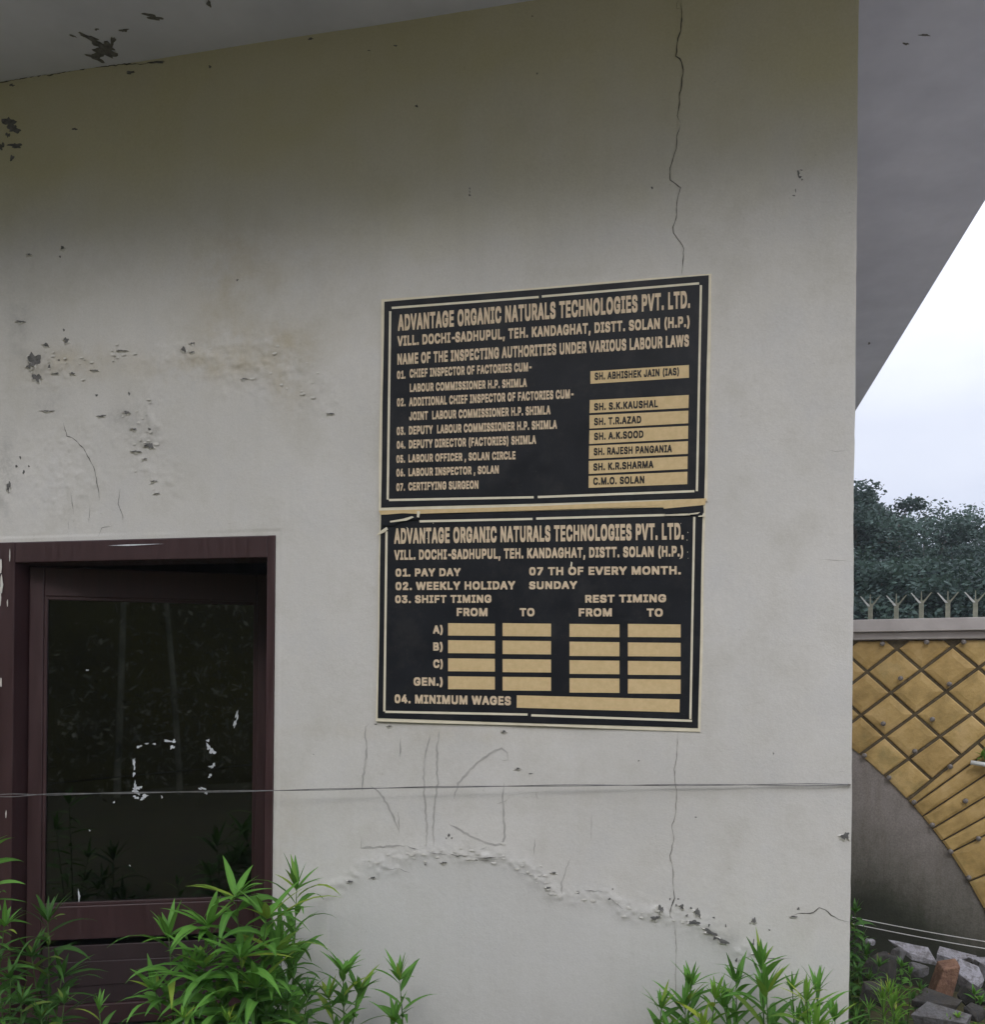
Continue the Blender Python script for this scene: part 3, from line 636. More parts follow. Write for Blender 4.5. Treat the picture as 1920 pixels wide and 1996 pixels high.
# outlines of plain grotesque capitals (x,y in thousandths), thickened to a bold sign-cutter's face
GLYPHS = """A:479:16,0 201,509 276,509 463,0 395,0 287,302 282,317 276,334 270,352 264,372 257,394 250,420 241,447 232,478 245,478 236,447 228,419 220,393 213,371 206,351 201,333 195,317 191,302 85,0|110,142 110,199 370,199 370,142
B:456:60,0 60,509 241,509 266,508 289,504 310,499 329,491 345,481 359,469 371,456 381,442 388,426 394,410 397,392 398,374 397,358 395,344 392,331 387,320 380,310 373,301 365,293 356,286 347,280 336,275 326,270 315,267 315,262 327,261 339,257 351,252 363,245 374,237 385,227 394,216 402,203 409,189 414,173 417,155 418,136 417,117 413,100 408,83 400,67 390,52 377,39 362,28 344,18 324,10 301,4 275,1 247,0|125,57 245,57 272,58 296,63 315,70 330,80 341,92 349,105 354,120 355,137 355,149 352,161 348,173 342,184 335,194 327,203 317,211 306,218 293,224 279,228 264,230 248,231 125,231|125,285 238,285 252,286 265,288 277,291 288,296 299,302 308,309 316,317 323,326 329,337 333,348 335,359 336,372 334,388 330,403 323,417 313,429 299,439 283,446 263,450 240,452 125,452
C:510:267,-7 235,-5 205,1 177,11 150,25 126,42 104,63 86,88 70,115 57,146 48,179 42,215 40,254 42,293 48,329 57,362 70,393 86,421 104,445 126,466 150,484 177,498 205,508 235,514 267,516 286,515 305,513 323,509 340,504 357,498 373,490 388,481 402,471 415,460 427,447 438,433 448,418 456,402 463,385 469,367 473,348 408,348 405,361 401,373 395,384 389,395 382,404 375,413 366,421 357,428 348,435 337,440 327,445 315,449 304,452 292,454 280,455 267,456 245,454 223,450 203,443 184,432 166,419 150,403 137,385 125,364 116,340 109,314 105,285 103,254 105,223 109,194 116,168 125,145 137,123 151,105 166,89 184,76 203,66 223,59 245,54 267,53 280,53 292,55 304,57 315,60 327,64 337,69 348,74 357,81 366,88 375,96 382,105 389,114 395,125 401,136 405,148 408,160 473,160 469,142 463,124 457,107 448,91 438,76 428,62 416,49 402,38 388,28 373,19 357,11 341,5 323,0 305,-4 286,-6
D:502:219,0 96,0 96,57 215,57 244,58 272,63 296,70 318,81 337,94 354,110 368,128 379,149 388,172 394,198 398,226 399,255 398,285 394,312 388,337 379,361 368,381 354,399 338,415 320,428 299,438 275,446 249,450 221,452 93,452 93,509 225,509 261,507 294,501 325,492 353,478 377,461 399,441 418,418 433,391 446,361 455,329 460,293 462,255 460,217 455,181 446,149 433,119 417,92 398,68 376,48 351,31 322,17 291,8 256,2|125,509 125,0 60,0 60,509
E:418:60,0 60,509 372,509 372,452 125,452 125,286 355,286 355,229 125,229 125,57 375,57 375,0
F:410:60,0 60,509 369,509 369,452 125,452 125,278 346,278 346,221 125,221 125,0
G:520:269,-7 236,-5 205,1 176,11 149,25 125,43 104,64 85,88 69,116 57,146 47,179 42,215 40,254 42,293 47,329 57,362 69,393 85,421 103,445 125,466 149,484 175,498 203,508 233,514 265,516 285,515 304,513 322,509 340,504 358,497 374,489 389,480 403,469 416,458 429,445 439,431 449,416 458,401 465,384 470,367 474,349 408,349 404,361 399,372 393,383 387,393 380,403 373,411 365,420 356,427 347,434 337,439 326,444 315,448 304,452 291,454 279,455 265,456 243,454 222,450 202,443 183,432 166,419 150,404 137,385 125,364 116,340 109,314 105,285 103,254 105,223 109,194 116,168 125,145 137,124 151,105 166,90 184,76 203,66 224,59 246,54 269,53 290,54 309,57 328,63 345,71 360,81 374,93 386,107 396,123 404,141 410,160 414,180 415,202 434,199 283,199 283,256 478,256 478,200 476,170 471,141 463,115 451,91 436,69 419,50 399,33 377,19 352,8 326,0 298,-5
H:517:60,0 60,509 125,509 125,289 392,289 392,509 457,509 457,0 392,0 392,232 125,232 125,0
I:300:31,0 31,57 118,57 118,452 31,452 31,509 269,509 269,452 183,452 183,57 269,57 269,0
J:396:185,-7 153,-4 124,3 98,15 75,33 57,55 44,81 36,111 33,145 33,173 98,173 98,145 99,123 104,104 111,88 122,74 134,64 149,56 166,51 185,50 204,51 220,56 235,64 248,74 258,88 266,104 270,123 272,145 272,509 336,509 336,145 334,111 326,81 313,55 294,33 271,15 246,3 217,-4
K:467:104,145 104,216 113,228 122,239 130,250 139,261 148,272 157,282 165,293 174,303 184,314 193,324 202,334 212,344 364,509 448,509 231,276 228,276|60,0 60,509 125,509 125,334 124,225 125,193 125,0|372,0 188,259 228,309 449,0
L:393:60,0 60,509 125,509 125,57 361,57 361,0
M:628:60,0 60,509 152,509 277,187 287,159 299,123 311,84 322,49 307,49 318,83 330,121 342,158 352,187 476,509 568,509 568,0 504,0 504,291 504,327 505,369 506,413 507,457 513,457 509,445 505,433 502,421 498,409 482,363 467,322 456,291 342,0 286,0 170,291 159,321 145,361 129,408 112,457 119,457 120,416 121,372 122,328 122,291 122,0
N:523:60,0 60,509 136,509 343,183 347,176 352,169 357,160 363,151 369,141 375,130 381,119 388,107 394,94 401,82 407,68 414,55 405,54 403,68 402,81 401,95 401,108 400,121 400,134 399,146 399,157 399,195 399,509 463,509 463,0 387,0 202,290 177,331 171,342 164,354 156,367 148,381 108,452 119,454 122,384 124,328 125,291 125,0
O:533:267,-7 235,-5 205,1 177,11 150,25 126,42 105,63 86,88 70,115 57,146 48,179 42,215 40,254 42,293 48,329 57,362 70,393 86,421 105,445 126,466 150,484 177,498 205,508 235,514 267,516 299,514 329,508 357,498 384,484 408,466 429,445 448,421 464,393 477,362 486,329 491,293 493,254 491,215 486,179 477,146 464,115 448,88 429,63 408,42 384,25 357,11 329,1 299,-5|267,53 289,54 310,59 330,66 349,76 367,89 383,105 396,123 408,144 418,168 425,194 429,223 430,254 429,286 425,314 418,341 408,365 396,386 383,404 367,420 349,433 330,443 310,450 289,454 267,456 245,454 223,450 203,443 184,433 167,420 151,404 137,385 125,364 116,340 109,314 105,285 103,254 105,223 109,194 116,168 125,144 137,123 151,105 167,89 184,76 203,66 223,59 245,54
P:444:60,0 60,509 235,509 263,507 289,503 312,497 332,487 350,476 366,462 379,447 390,430 398,411 404,391 407,370 409,348 407,325 404,304 398,284 390,265 379,248 366,233 350,219 332,207 312,198 289,191 263,187 235,186 109,186 109,242 233,242 252,243 269,246 284,250 297,256 308,264 318,272 327,282 333,294 338,306 342,319 344,333 344,348 344,362 342,376 338,389 333,402 326,413 318,423 308,431 297,439 284,444 268,449 251,451 232,452 125,452 125,0
Q:533:245,159 313,159 369,85 384,65 468,-48 401,-48 346,27 331,46|267,-7 235,-5 205,1 177,11 150,25 126,42 105,63 86,88 70,115 57,146 48,179 42,215 40,254 42,293 48,329 57,362 70,393 86,421 105,445 126,466 150,484 177,498 205,508 235,514 267,516 299,514 329,508 357,498 384,484 408,466 429,445 448,421 464,393 477,362 486,329 491,293 493,254 491,215 486,179 477,146 464,115 448,88 429,63 408,42 384,25 357,11 329,1 299,-5|267,53 289,54 310,59 330,66 349,76 367,89 383,105 396,123 408,144 418,168 425,194 429,223 430,254 429,286 425,314 418,341 408,365 396,386 383,404 367,420 349,433 330,443 310,450 289,454 267,456 245,454 223,450 203,443 184,433 167,420 151,404 137,385 125,364 116,340 109,314 105,285 103,254 105,223 109,194 116,168 125,144 137,123 151,105 167,89 184,76 203,66 223,59 245,54
R:449:60,0 60,509 236,509 264,507 290,504 313,497 333,489 351,478 367,465 380,450 390,433 399,415 405,395 408,374 409,352 408,330 405,309 399,290 390,271 380,255 367,240 351,228 333,217 312,209 289,203 264,199 236,198 96,198 96,255 234,255 252,256 269,258 284,262 298,267 309,273 319,281 327,290 334,300 339,312 342,324 344,338 345,352 344,367 342,380 339,393 334,405 327,415 319,425 309,433 298,440 284,445 269,449 252,451 233,452 125,452 125,0|353,0 230,229 303,229 428,0
S:446:224,-9 197,-8 172,-4 149,1 128,9 108,19 91,31 76,45 64,60 54,77 46,96 41,115 38,137 104,137 107,123 110,110 116,98 123,88 132,79 142,71 154,64 166,59 180,55 194,52 209,50 224,49 241,50 257,52 272,55 286,60 299,66 311,74 321,82 329,92 336,102 341,114 345,126 346,139 345,151 342,161 338,171 332,179 325,186 316,193 307,199 296,205 284,209 272,214 259,218 245,222 184,239 154,249 128,260 105,274 86,289 71,307 60,326 54,348 52,372 53,393 58,413 65,431 75,448 87,463 102,476 119,488 138,498 158,506 180,511 203,514 227,516 252,514 275,511 296,505 316,498 334,488 351,476 365,463 377,449 387,433 394,415 399,397 401,378 337,378 334,396 326,412 316,426 302,437 286,447 267,453 247,457 225,459 209,458 194,456 180,452 167,448 156,442 145,435 136,427 129,418 123,409 118,398 116,387 115,376 116,363 119,352 124,342 131,334 139,326 148,319 158,313 169,308 180,304 191,300 202,296 212,293 264,279 276,276 287,272 299,268 312,264 324,258 336,252 347,245 359,238 369,229 379,220 387,209 395,198 401,185 405,171 407,155 408,139 407,118 403,99 396,81 386,64 374,48 360,34 343,21 323,11 302,2 278,-4 252,-8
T:448:32,452 32,509 417,509 417,452 257,452 257,0 193,0 193,452
U:517:259,-8 230,-7 203,-2 177,5 154,15 133,28 114,43 98,60 85,80 74,101 66,124 62,148 60,173 60,509 124,509 124,178 125,160 128,144 133,128 141,113 150,99 160,87 173,77 187,68 203,61 220,56 239,53 259,52 279,53 298,56 315,61 331,68 345,77 357,87 368,99 377,113 384,128 389,144 392,160 393,178 393,509 457,509 457,173 456,148 451,124 443,101 433,80 419,60 403,43 384,28 363,15 340,5 315,-2 288,-7
V:479:204,0 16,509 84,509 192,206 197,192 203,176 209,158 215,137 222,115 230,89 239,61 248,31 235,31 244,62 252,90 260,115 267,138 274,158 279,176 285,192 290,206 395,509 463,509 278,0
W:686:155,0 16,509 82,509 163,196 166,183 170,171 173,158 175,145 187,94 189,80 192,67 195,53 197,40 189,40 192,53 194,67 197,80 200,94 203,107 205,120 208,133 211,145 224,196 306,509 380,509 462,196 465,183 468,171 471,158 474,145 486,94 489,80 492,67 494,53 497,40 488,40 491,53 493,67 496,80 499,94 502,107 504,120 507,133 510,145 523,196 603,509 670,509 530,0 455,0 368,323 363,339 359,356 355,373 351,391 347,410 344,431 340,452 336,475 350,475 346,453 342,433 339,413 335,395 331,377 327,359 323,341 318,323 230,0
X:474:18,0 217,284 217,236 29,509 104,509 178,400 185,389 192,379 198,370 204,361 209,353 214,345 219,337 223,329 228,321 233,312 238,302 243,292 232,292 252,329 257,337 261,345 266,353 272,361 298,400 374,509 446,509 259,239 259,287 456,0 382,0 292,129 268,165 263,173 259,180 254,188 250,195 245,203 241,212 236,221 230,231 244,231 239,222 235,213 230,204 225,196 221,189 216,181 211,174 206,166 182,129 91,0
Y:472:203,0 203,208 16,509 91,509 192,344 200,331 208,318 215,305 222,292 229,279 236,264 243,248 250,230 224,230 231,248 237,265 244,280 251,293 258,306 265,318 273,331 280,344 381,509 455,509 268,208 268,0
Z:438:42,0 42,46 273,385 281,396 289,408 298,419 306,431 315,442 323,453 332,464 341,476 348,454 332,454 317,453 301,453 285,452 270,452 254,452 238,452 223,452 40,452 40,509 397,509 397,462 169,129 160,117 152,105 143,93 134,81 97,33 90,54 106,55 121,56 137,56 152,57 168,57 183,57 199,57 214,57 399,57 399,0
0:453:227,-7 199,-5 174,1 151,11 130,24 111,41 95,62 80,86 69,113 60,144 53,178 49,214 48,254 49,294 53,330 60,364 69,395 81,422 95,447 112,467 130,484 151,498 174,508 200,514 227,516 254,514 279,508 302,498 323,484 342,467 358,447 372,422 384,395 393,364 400,330 404,294 405,254 404,214 400,178 393,144 384,113 373,86 359,62 342,41 323,24 302,11 279,1 254,-5|227,50 245,51 261,56 276,63 290,74 303,87 313,103 323,122 330,144 336,168 340,194 343,223 344,254 343,285 340,314 336,341 330,365 323,387 313,405 303,422 290,435 276,446 261,453 245,458 227,460 209,458 192,453 177,446 163,435 151,422 140,405 131,387 123,365 117,341 113,314 110,285 109,254 110,223 113,194 117,168 123,144 131,122 140,103 151,87 163,74 177,63 192,56 209,51
1:380:76,0 76,55 391,55 391,0|276,509 276,0 212,0 212,448 209,448 86,358 86,427 198,509
2:453:64,0 64,47 234,229 248,243 261,257 272,270 282,282 291,294 299,305 305,316 311,327 315,337 318,348 320,360 320,371 319,385 317,397 313,408 308,419 301,428 293,436 283,443 273,449 262,454 250,457 237,459 224,460 209,459 196,457 184,453 172,447 162,441 153,433 145,424 139,413 134,402 130,390 128,376 127,362 66,362 67,384 71,405 77,424 86,442 98,459 111,473 126,486 143,496 162,505 182,511 203,514 225,516 247,514 268,511 288,505 306,497 323,486 337,474 350,461 361,445 370,428 376,411 380,392 381,372 380,358 378,345 375,331 371,318 365,304 357,290 347,275 336,259 322,241 306,223 288,202 267,180 153,60 153,57 389,57 389,0
3:453:218,-7 195,-6 173,-3 152,2 133,10 114,19 98,30 83,43 70,57 60,74 52,91 46,111 44,132 109,132 111,119 115,107 120,97 126,87 134,78 144,71 154,64 165,59 178,55 191,52 204,50 219,50 234,51 248,53 262,56 275,61 287,67 297,74 307,83 315,93 321,104 325,116 328,130 329,145 328,158 326,172 322,184 316,196 308,207 299,217 288,226 275,234 260,240 242,244 223,247 201,248 157,248 157,299 288,448 288,452 70,452 70,509 372,509 372,461 211,278 211,289 239,290 264,288 287,284 308,276 327,265 344,253 359,239 371,222 381,205 387,186 392,166 393,145 392,123 387,103 380,84 370,66 358,50 344,36 327,23 309,12 288,4 266,-2 243,-6
4:453:40,105 40,158 247,509 311,509 109,166 109,163 413,163 413,105|282,0 282,121 282,146 282,318 343,318 343,0
5:453:221,-7 199,-6 178,-2 159,3 140,11 123,21 108,32 94,45 83,60 73,76 66,93 62,111 60,130 122,130 124,119 127,108 132,98 138,89 145,80 154,73 163,66 173,60 184,56 196,52 208,50 221,50 236,51 250,53 264,58 276,64 288,72 298,82 307,92 314,104 320,117 324,131 327,146 328,162 327,178 324,193 320,208 314,221 306,233 297,244 286,254 275,262 262,269 248,273 233,276 218,277 205,276 192,275 180,272 167,268 156,264 145,258 136,252 128,246 67,253 96,509 366,509 366,452 151,452 134,301 136,301 145,308 155,315 166,320 178,325 190,329 203,331 216,333 229,334 247,333 263,330 279,326 294,321 308,314 321,306 334,296 345,285 355,273 364,260 372,246 379,231 384,215 388,199 390,181 391,163 390,139 385,117 379,95 369,76 357,57 343,41 327,27 309,15 289,6 268,-1 245,-5
6:453:226,-7 203,-5 182,-1 161,5 142,15 125,26 109,40 96,56 84,74 75,94 69,115 65,138 64,162 65,180 68,199 73,219 80,239 89,261 102,285 118,311 137,340 252,509 322,509 151,261 145,261 149,268 154,275 159,281 165,288 172,293 179,299 187,303 196,307 205,310 214,312 224,314 235,314 257,313 278,309 298,303 316,295 332,284 346,271 359,257 370,240 378,221 384,201 388,180 389,157 388,134 384,112 377,92 368,73 356,55 343,39 327,26 310,14 291,5 271,-2 249,-6|226,48 241,49 254,52 267,56 279,63 289,70 299,79 307,90 314,101 320,114 324,128 327,142 327,157 327,173 324,187 320,201 314,213 307,225 299,235 289,244 279,251 267,258 254,262 241,264 226,265 212,264 198,262 186,258 174,252 163,244 153,235 145,225 138,214 132,201 128,188 126,174 125,158 126,143 128,128 132,114 138,102 145,90 153,79 163,70 174,63 186,56 198,52 212,49
7:453:97,0 323,448 323,452 62,452 62,509 391,509 391,449 165,0
.:188:95,-4 86,-4 78,-1 70,3 63,9 57,16 53,24 50,32 50,41 50,50 53,59 57,66 63,73 70,79 78,83 86,86 95,87 104,86 113,83 121,79 128,73 134,66 138,59 140,50 141,41 140,32 138,24 134,16 128,9 121,3 113,-1 104,-4
,:188:38,-119 68,71 137,71 84,-119
-:330:337,244 337,188 114,188 114,244
(:273:89,207 90,235 92,264 96,293 101,324 107,354 114,384 122,413 132,441 142,468 153,494 164,517 177,539 236,539 223,512 212,485 201,457 191,428 182,399 174,370 167,342 161,313 157,285 154,258 152,232 151,207 152,184 154,161 156,138 160,115 165,91 172,67 179,42 188,16 198,-10 209,-38 222,-66 236,-96 177,-96 156,-59 139,-21 124,16 111,55 102,93 95,131 90,169
):273:37,-96 52,-66 64,-37 76,-9 86,18 95,44 102,69 108,93 113,116 117,139 120,162 121,184 122,207 121,232 119,258 116,285 112,313 106,342 99,370 91,399 82,428 73,457 62,485 50,512 37,539 97,539 109,517 121,494 131,468 142,441 151,413 159,384 167,354 173,323 178,293 181,264 183,235 184,207 183,168 178,130 171,92 161,53 149,15 134,-22 117,-59 97,-96
 :187:"""
GL = {}
for ln in GLYPHS.split("\n"):
    k, a, sp = ln[0], *ln[2:].split(":", 1)
    GL[k] = (int(a), [[tuple(int(q) for q in p.split(",")) for p in one.split(" ")] for one in sp.split("|") if one])
def glyph_mesh(chr_, _c={}):
    """filled outline of one capital: (points, triangles)"""
    if chr_ not in _c:
        from mathutils.geometry import delaunay_2d_cdt
        P = []; E = []
        for pts in GL[chr_][1]:
            q = [p for k, p in enumerate(pts) if p != pts[k-1]]; b = len(P)
            P += [Vector((a/1000, c/1000)) for a, c in q]; E += [(b+k, b+(k+1)%len(q)) for k in range(len(q))]
        if not P: _c[chr_] = (np.zeros((0, 2)), []); return _c[chr_]
        V, _, F = delaunay_2d_cdt(P, E, [], 0, 1e-6)[:3]
        def inside_(x, y):
            k = False
            for a, b in E:
                (x0, y0), (x1, y1) = P[a], P[b]
                if (y0 > y) != (y1 > y) and x < (x1-x0)*(y-y0)/(y1-y0)+x0: k = not k
            return k
        f = [tuple(t) for t in F if inside_(sum(V[q].x for q in t)/3, sum(V[q].y for q in t)/3)]
        _c[chr_] = (np.array([tuple(v) for v in V]), f)
    return _c[chr_]
def add_text(s, bl, br, cap, mat, parent, cv, y, weight=.030, name='lettering'):
    """a line of cut vinyl capitals; weight thickens the strokes (thin overlapping layers, 0.02 mm apart)"""
    B0 = np.array(sg(*cv(*bl), y)); B1 = np.array(sg(*cv(*br), y)); T0 = np.array(sg(*cv(bl[0], bl[1]-cap), y))
    tot = sum(GL[c][0]/1000+weight*1.5 for c in s)-weight*1.5
    x = 0; vs = []; fs = []; offs = [(0, 0)]+[(weight*math.cos(a), weight*math.sin(a)) for a in [k*math.pi/4+.39 for k in range(8)]]+[(weight, weight), (-weight, weight), (weight, -weight), (-weight, -weight)]*(1 if weight > 0 else 0)
    for c in s:
        v, f = glyph_mesh(c)
        if len(v):
            for k, (ox, oy) in enumerate(offs):
                b = len(vs); u = (v[:, 0]+x+ox)/tot; h_ = (v[:, 1]+oy+weight)/(.509+2*weight)
                p = B0+(B1-B0)*u[:, None]+(T0-B0)*h_[:, None]*np.array([[1, 0, 1]]); p[:, 1] = y-k*.00002
                vs += p.tolist(); fs += [tuple(q+b for q in t_) for t_ in f]
        x += GL[c][0]/1000+weight*1.5
    mb = MB(); mb.add(vs, fs); return mb.build(name, mat, parent)
def quad(name, pts, cv, y, mat, parent, th=.0006):
    mb = MB(); mb.prism([sg(*cv(*p), y) for p in pts][::-1], (0, th, 0)); return mb.build(name, mat, parent)
def sheet(name, corners, cv, y0, mat, parent, seed, amp=.004, th=.003, nx=40, ny=28):
    """board with slightly wavy edges"""
    r = random.Random(seed); TL, TR, BR, BL = [np.array(sg(*cv(*c), y0)) for c in corners]; vs = []; ph = [r.uniform(0, 6.28) for _ in range(8)]
    for j in range(ny+1):
        for i in range(nx+1):
            u, v = i/nx, j/ny; p = (TL*(1-u)+TR*u)*(1-v)+(BL*(1-u)+BR*u)*v
            e = max(abs(2*u-1), abs(2*v-1))**10
            eu = abs(2*u-1)**24; ev = abs(2*v-1)**24
            p = p+np.array([eu*amp*.35*math.sin(9*v+ph[2]), 0, ev*amp*.35*math.sin(8*u+ph[3])])
            vs.append((p[0], p[1], p[2]))
    n = (nx+1)*(ny+1); back = [(x, y+th, z) for x, y, z in vs]
    F = [(j*(nx+1)+i, (j+1)*(nx+1)+i, (j+1)*(nx+1)+i+1, j*(nx+1)+i+1) for j in range(ny) for i in range(nx)]
    Fb = [tuple(k+n for k in f[::-1]) for f in F]
    loop = [i for i in range(nx)]+[j*(nx+1)+nx for j in range(ny)]+[ny*(nx+1)+nx-i for i in range(nx)]+[(ny-j)*(nx+1) for j in range(ny)]
    S = [(a, b, b+n, a+n) for a, b in zip(loop, loop[1:]+loop[:1])]
    mb = MB(); mb.add(vs+back, F+Fb+S); return mb.build(name, mat, parent)

c0 = sg(*ua(950, 1350), 0)
su = empty('notice_board', c0)
tag(su, 'upper navy sign board listing inspecting authorities, beige lettering and seven gold name strips', 'sign board', 'navy notice boards on the wall')
sheet('backing_sheet', [(66,206),(1852,64),(1826,1292),(48,1347)], ua, -.0082, M_cream, su, 1, th=.009)
sheet('navy_face', [(80,217),(1835,74),(1811,1280),(62,1330)], ua, -.0092, M_navy, su, 2, amp=.002, th=.0005)
def line(parent, cv, a, b, wdt=6):
    d = Vector((b[0]-a[0], b[1]-a[1])); nn = Vector((-d.y, d.x)).normalized()*wdt
    quad('border_line', [(a[0]-nn.x, a[1]-nn.y), (b[0]-nn.x, b[1]-nn.y), (b[0]+nn.x, b[1]+nn.y), (a[0]+nn.x, a[1]+nn.y)] if nn.y > 0 else [(a[0]+nn.x, a[1]+nn.y), (b[0]+nn.x, b[1]+nn.y), (b[0]-nn.x, b[1]-nn.y), (a[0]-nn.x, a[1]-nn.y)], cv, -.0100, M_cream, parent)
for a, b in (((120,250),(915,191)),((932,188),(1783,117)),((105,1288),(888,1273)),((910,1272),(1758,1240))): line(su, ua, a, b, 6)
for a, b in (((112,268),(98,1285)),((1793,127),(1771,1240))): line(su, ua, a, b, 6)
YT = -.0101
for s, bl, br, cap, wt in [
    ("ADVANTAGE ORGANIC NATURALS TECHNOLOGIES PVT. LTD.", (155,375), (1735,250), 88, .03),
    ("VILL. DOCHI-SADHUPUL, TEH. KANDAGHAT, DISTT. SOLAN (H.P.)", (152,457), (1735,352), 55, .03),
    ("NAME OF THE INSPECTING AUTHORITIES UNDER VARIOUS LABOUR LAWS", (150,558), (1728,458), 60, .03),
    ("01.", (148,635), (195,632), 44, .03), ("CHIEF INSPECTOR OF FACTORIES CUM-", (217,628), (875,592), 47, .03),
    ("LABOUR COMMISSIONER H.P. SHIMLA", (217,705), (850,677), 45, .03),
    ("02.", (148,783), (195,781), 44, .03), ("ADDITIONAL CHIEF INSPECTOR OF FACTORIES CUM-", (215,782), (1102,738), 47, .03),
    ("JOINT  LABOUR COMMISSIONER H.P. SHIMLA", (215,858), (978,825), 46, .03),
    ("03.", (147,938), (194,936), 44, .03), ("DEPUTY  LABOUR COMMISSIONER H.P. SHIMLA", (212,935), (1013,903), 46, .03),
    ("04.", (147,1012), (194,1010), 42, .03), ("DEPUTY DIRECTOR (FACTORIES) SHIMLA", (212,1010), (900,985), 46, .03),
    ("05.", (145,1088), (192,1086), 42, .03), ("LABOUR OFFICER , SOLAN CIRCLE", (210,1085), (790,1068), 43, .03),
    ("06.", (145,1162), (192,1160), 42, .03), ("LABOUR INSPECTOR , SOLAN", (210,1160), (700,1145), 43, .03),
    ("07.", (145,1240), (192,1238), 42, .03), ("CERTIFYING SURGEON", (210,1237), (590,1227), 44, .03)]:
    add_text(s, bl, br, cap, M_letter, su, ua, YT, .037)
for q, s, bl, br in [
    ([(1195,592),(1728,558),(1728,627),(1195,660)], "SH. ABHISHEK JAIN (IAS)", (1218,640), (1677,613)),
    ([(1192,748),(1727,720),(1725,790),(1190,818)], "SH. S.K.KAUSHAL", (1215,805), (1560,787)),
    ([(1190,830),(1725,805),(1724,873),(1190,902)], "SH. T.R.AZAD", (1215,885), (1470,873)),
    ([(1190,912),(1724,887),(1723,957),(1188,985)], "SH. A.K.SOOD", (1215,965), (1482,952)),
    ([(1188,995),(1723,970),(1722,1038),(1187,1066)], "SH. RAJESH PANGANIA", (1213,1047), (1635,1030)),
    ([(1186,1077),(1721,1052),(1720,1120),(1186,1147)], "SH. K.R.SHARMA", (1211,1130), (1535,1115)),
    ([(1186,1158),(1720,1135),(1719,1202),(1185,1222)], "C.M.O. SOLAN", (1210,1207), (1488,1198))]:
    ns = quad('name_strip', q, ua, -.0100, M_gold, su)
    add_text(s, bl, br, 40, M_print, ns, ua, -.0104, .036)

sl = empty('notice_board', sg(*lo(910, 1200), 0))
tag(sl, 'lower navy sign board with torn top edge and shift timing table of blank boxes', 'sign board', 'navy notice boards on the wall')
sheet('backing_sheet', [(56,60),(1818,20),(1792,1264),(36,1207)], lo, -.0062, M_cream, sl, 3, th=.007)
sheet('navy_face', [(62,92),(1803,50),(1778,1246),(45,1192)], lo, -.0074, M_navy, sl, 4, amp=.002, th=.0005)
for a, b in (((270,128),(882,115)),((902,113),(1735,90)),((85,1157),(855,1172)),((875,1176),(1745,1206)),((92,182),(80,1155)),((1757,104),(1736,1196))):
    d = Vector((b[0]-a[0], b[1]-a[1])); nn = Vector((-d.y, d.x)).normalized()*6
    quad('border_line', [(a[0]-nn.x, a[1]-nn.y), (b[0]-nn.x, b[1]-nn.y), (b[0]+nn.x, b[1]+nn.y), (a[0]+nn.x, a[1]+nn.y)] if nn.y > 0 else [(a[0]+nn.x, a[1]+nn.y), (b[0]+nn.x, b[1]+nn.y), (b[0]-nn.x, b[1]-nn.y), (a[0]-nn.x, a[1]-nn.y)], lo, -.0082, M_cream, sl)
YT = -.0083
for s, bl, br, cap in [
    ("ADVANTAGE ORGANIC NATURALS TECHNOLOGIES PVT. LTD.", (135,250), (1700,226), 84),
    ("VILL. DOCHI-SADHUPUL, TEH. KANDAGHAT, DISTT. SOLAN (H.P.)", (135,337), (1700,318), 54),
    ("01. PAY DAY", (140,427), (492,424), 43), ("07 TH OF EVERY MONTH.", (863,420), (1685,415), 44),
    ("02. WEEKLY HOLIDAY", (140,500), (787,496), 44), ("SUNDAY", (863,495), (1122,493), 42),
    ("03. SHIFT TIMING", (138,570), (660,568), 42), ("REST TIMING", (1165,568), (1605,565), 42),
    ("FROM", (470,640), (640,641), 44), ("TO", (813,641), (893,641), 44), ("FROM", (1130,642), (1313,642), 44), ("TO", (1500,643), (1587,643), 44),
    ("A)", (345,735), (400,735), 45), ("B)", (343,827), (400,827), 45), ("C)", (345,920), (400,920), 45), ("GEN.)", (238,1016), (400,1017), 45),
    ("04. MINIMUM WAGES", (135,1110), (765,1122), 47)]:
    add_text(s, bl, br, cap, M_letter, sl, lo, YT, .038)
for (x0, x1), rows in (((425,678), ((678,745),(770,840),(868,938),(965,1035))), ((720,982), ((678,748),(772,845),(872,943),(968,1042))), ((1082,1352), ((682,752),(778,855),(878,952),(975,1053))), ((1398,1683), ((682,753),(782,857),(882,957),(980,1058)))):
    for y0, y1 in rows: quad('blank_box', [(x0, y0), (x1, y0+3), (x1, y1+2), (x0, y1)], lo, -.0082, M_gold, sl)
quad('blank_box', [(797,1068),(1678,1090),(1677,1160),(796,1135)], lo, -.0082, M_gold, sl)
# torn remains along the joint between the two boards
tr = MB()
tr.prism([sg(*lo(*p), -.0105) for p in ((50,70),(60,92),(300,86),(700,74),(880,68),(1200,58),(1590,52),(1592,60),(1640,66),(1815,38),(1822,4),(1500,20),(900,46),(400,62))], (0, .0008, 0))
tr.prism([sg(*lo(*p), -.0115) for p in ((845,52),(846,70),(1200,58),(1560,42),(1580,30),(1100,46))], (0, .0006, 0))
tr.build('torn_strip', M_gold, sl)
tn = MB()
tn.prism([sg(*lo(*p), -.0118) for p in ((1590,60),(1600,92),(1700,80),(1780,98),(1810,100),(1806,40))], (0, .0008, 0))
tn.prism([sg(*lo(*p), -.0118) for p in ((66,94),(70,150),(130,152),(180,120),(262,118),(268,88),(180,84),(110,90))], (0, .0008, 0))
tn.build('torn_flap', M_navy, sl)
tw = MB()
tw.prism([sg(*lo(*p), -.0128) for p in ((110,126),(112,134),(200,124),(240,106),(230,100),(180,114))], (0, .0008, 0))
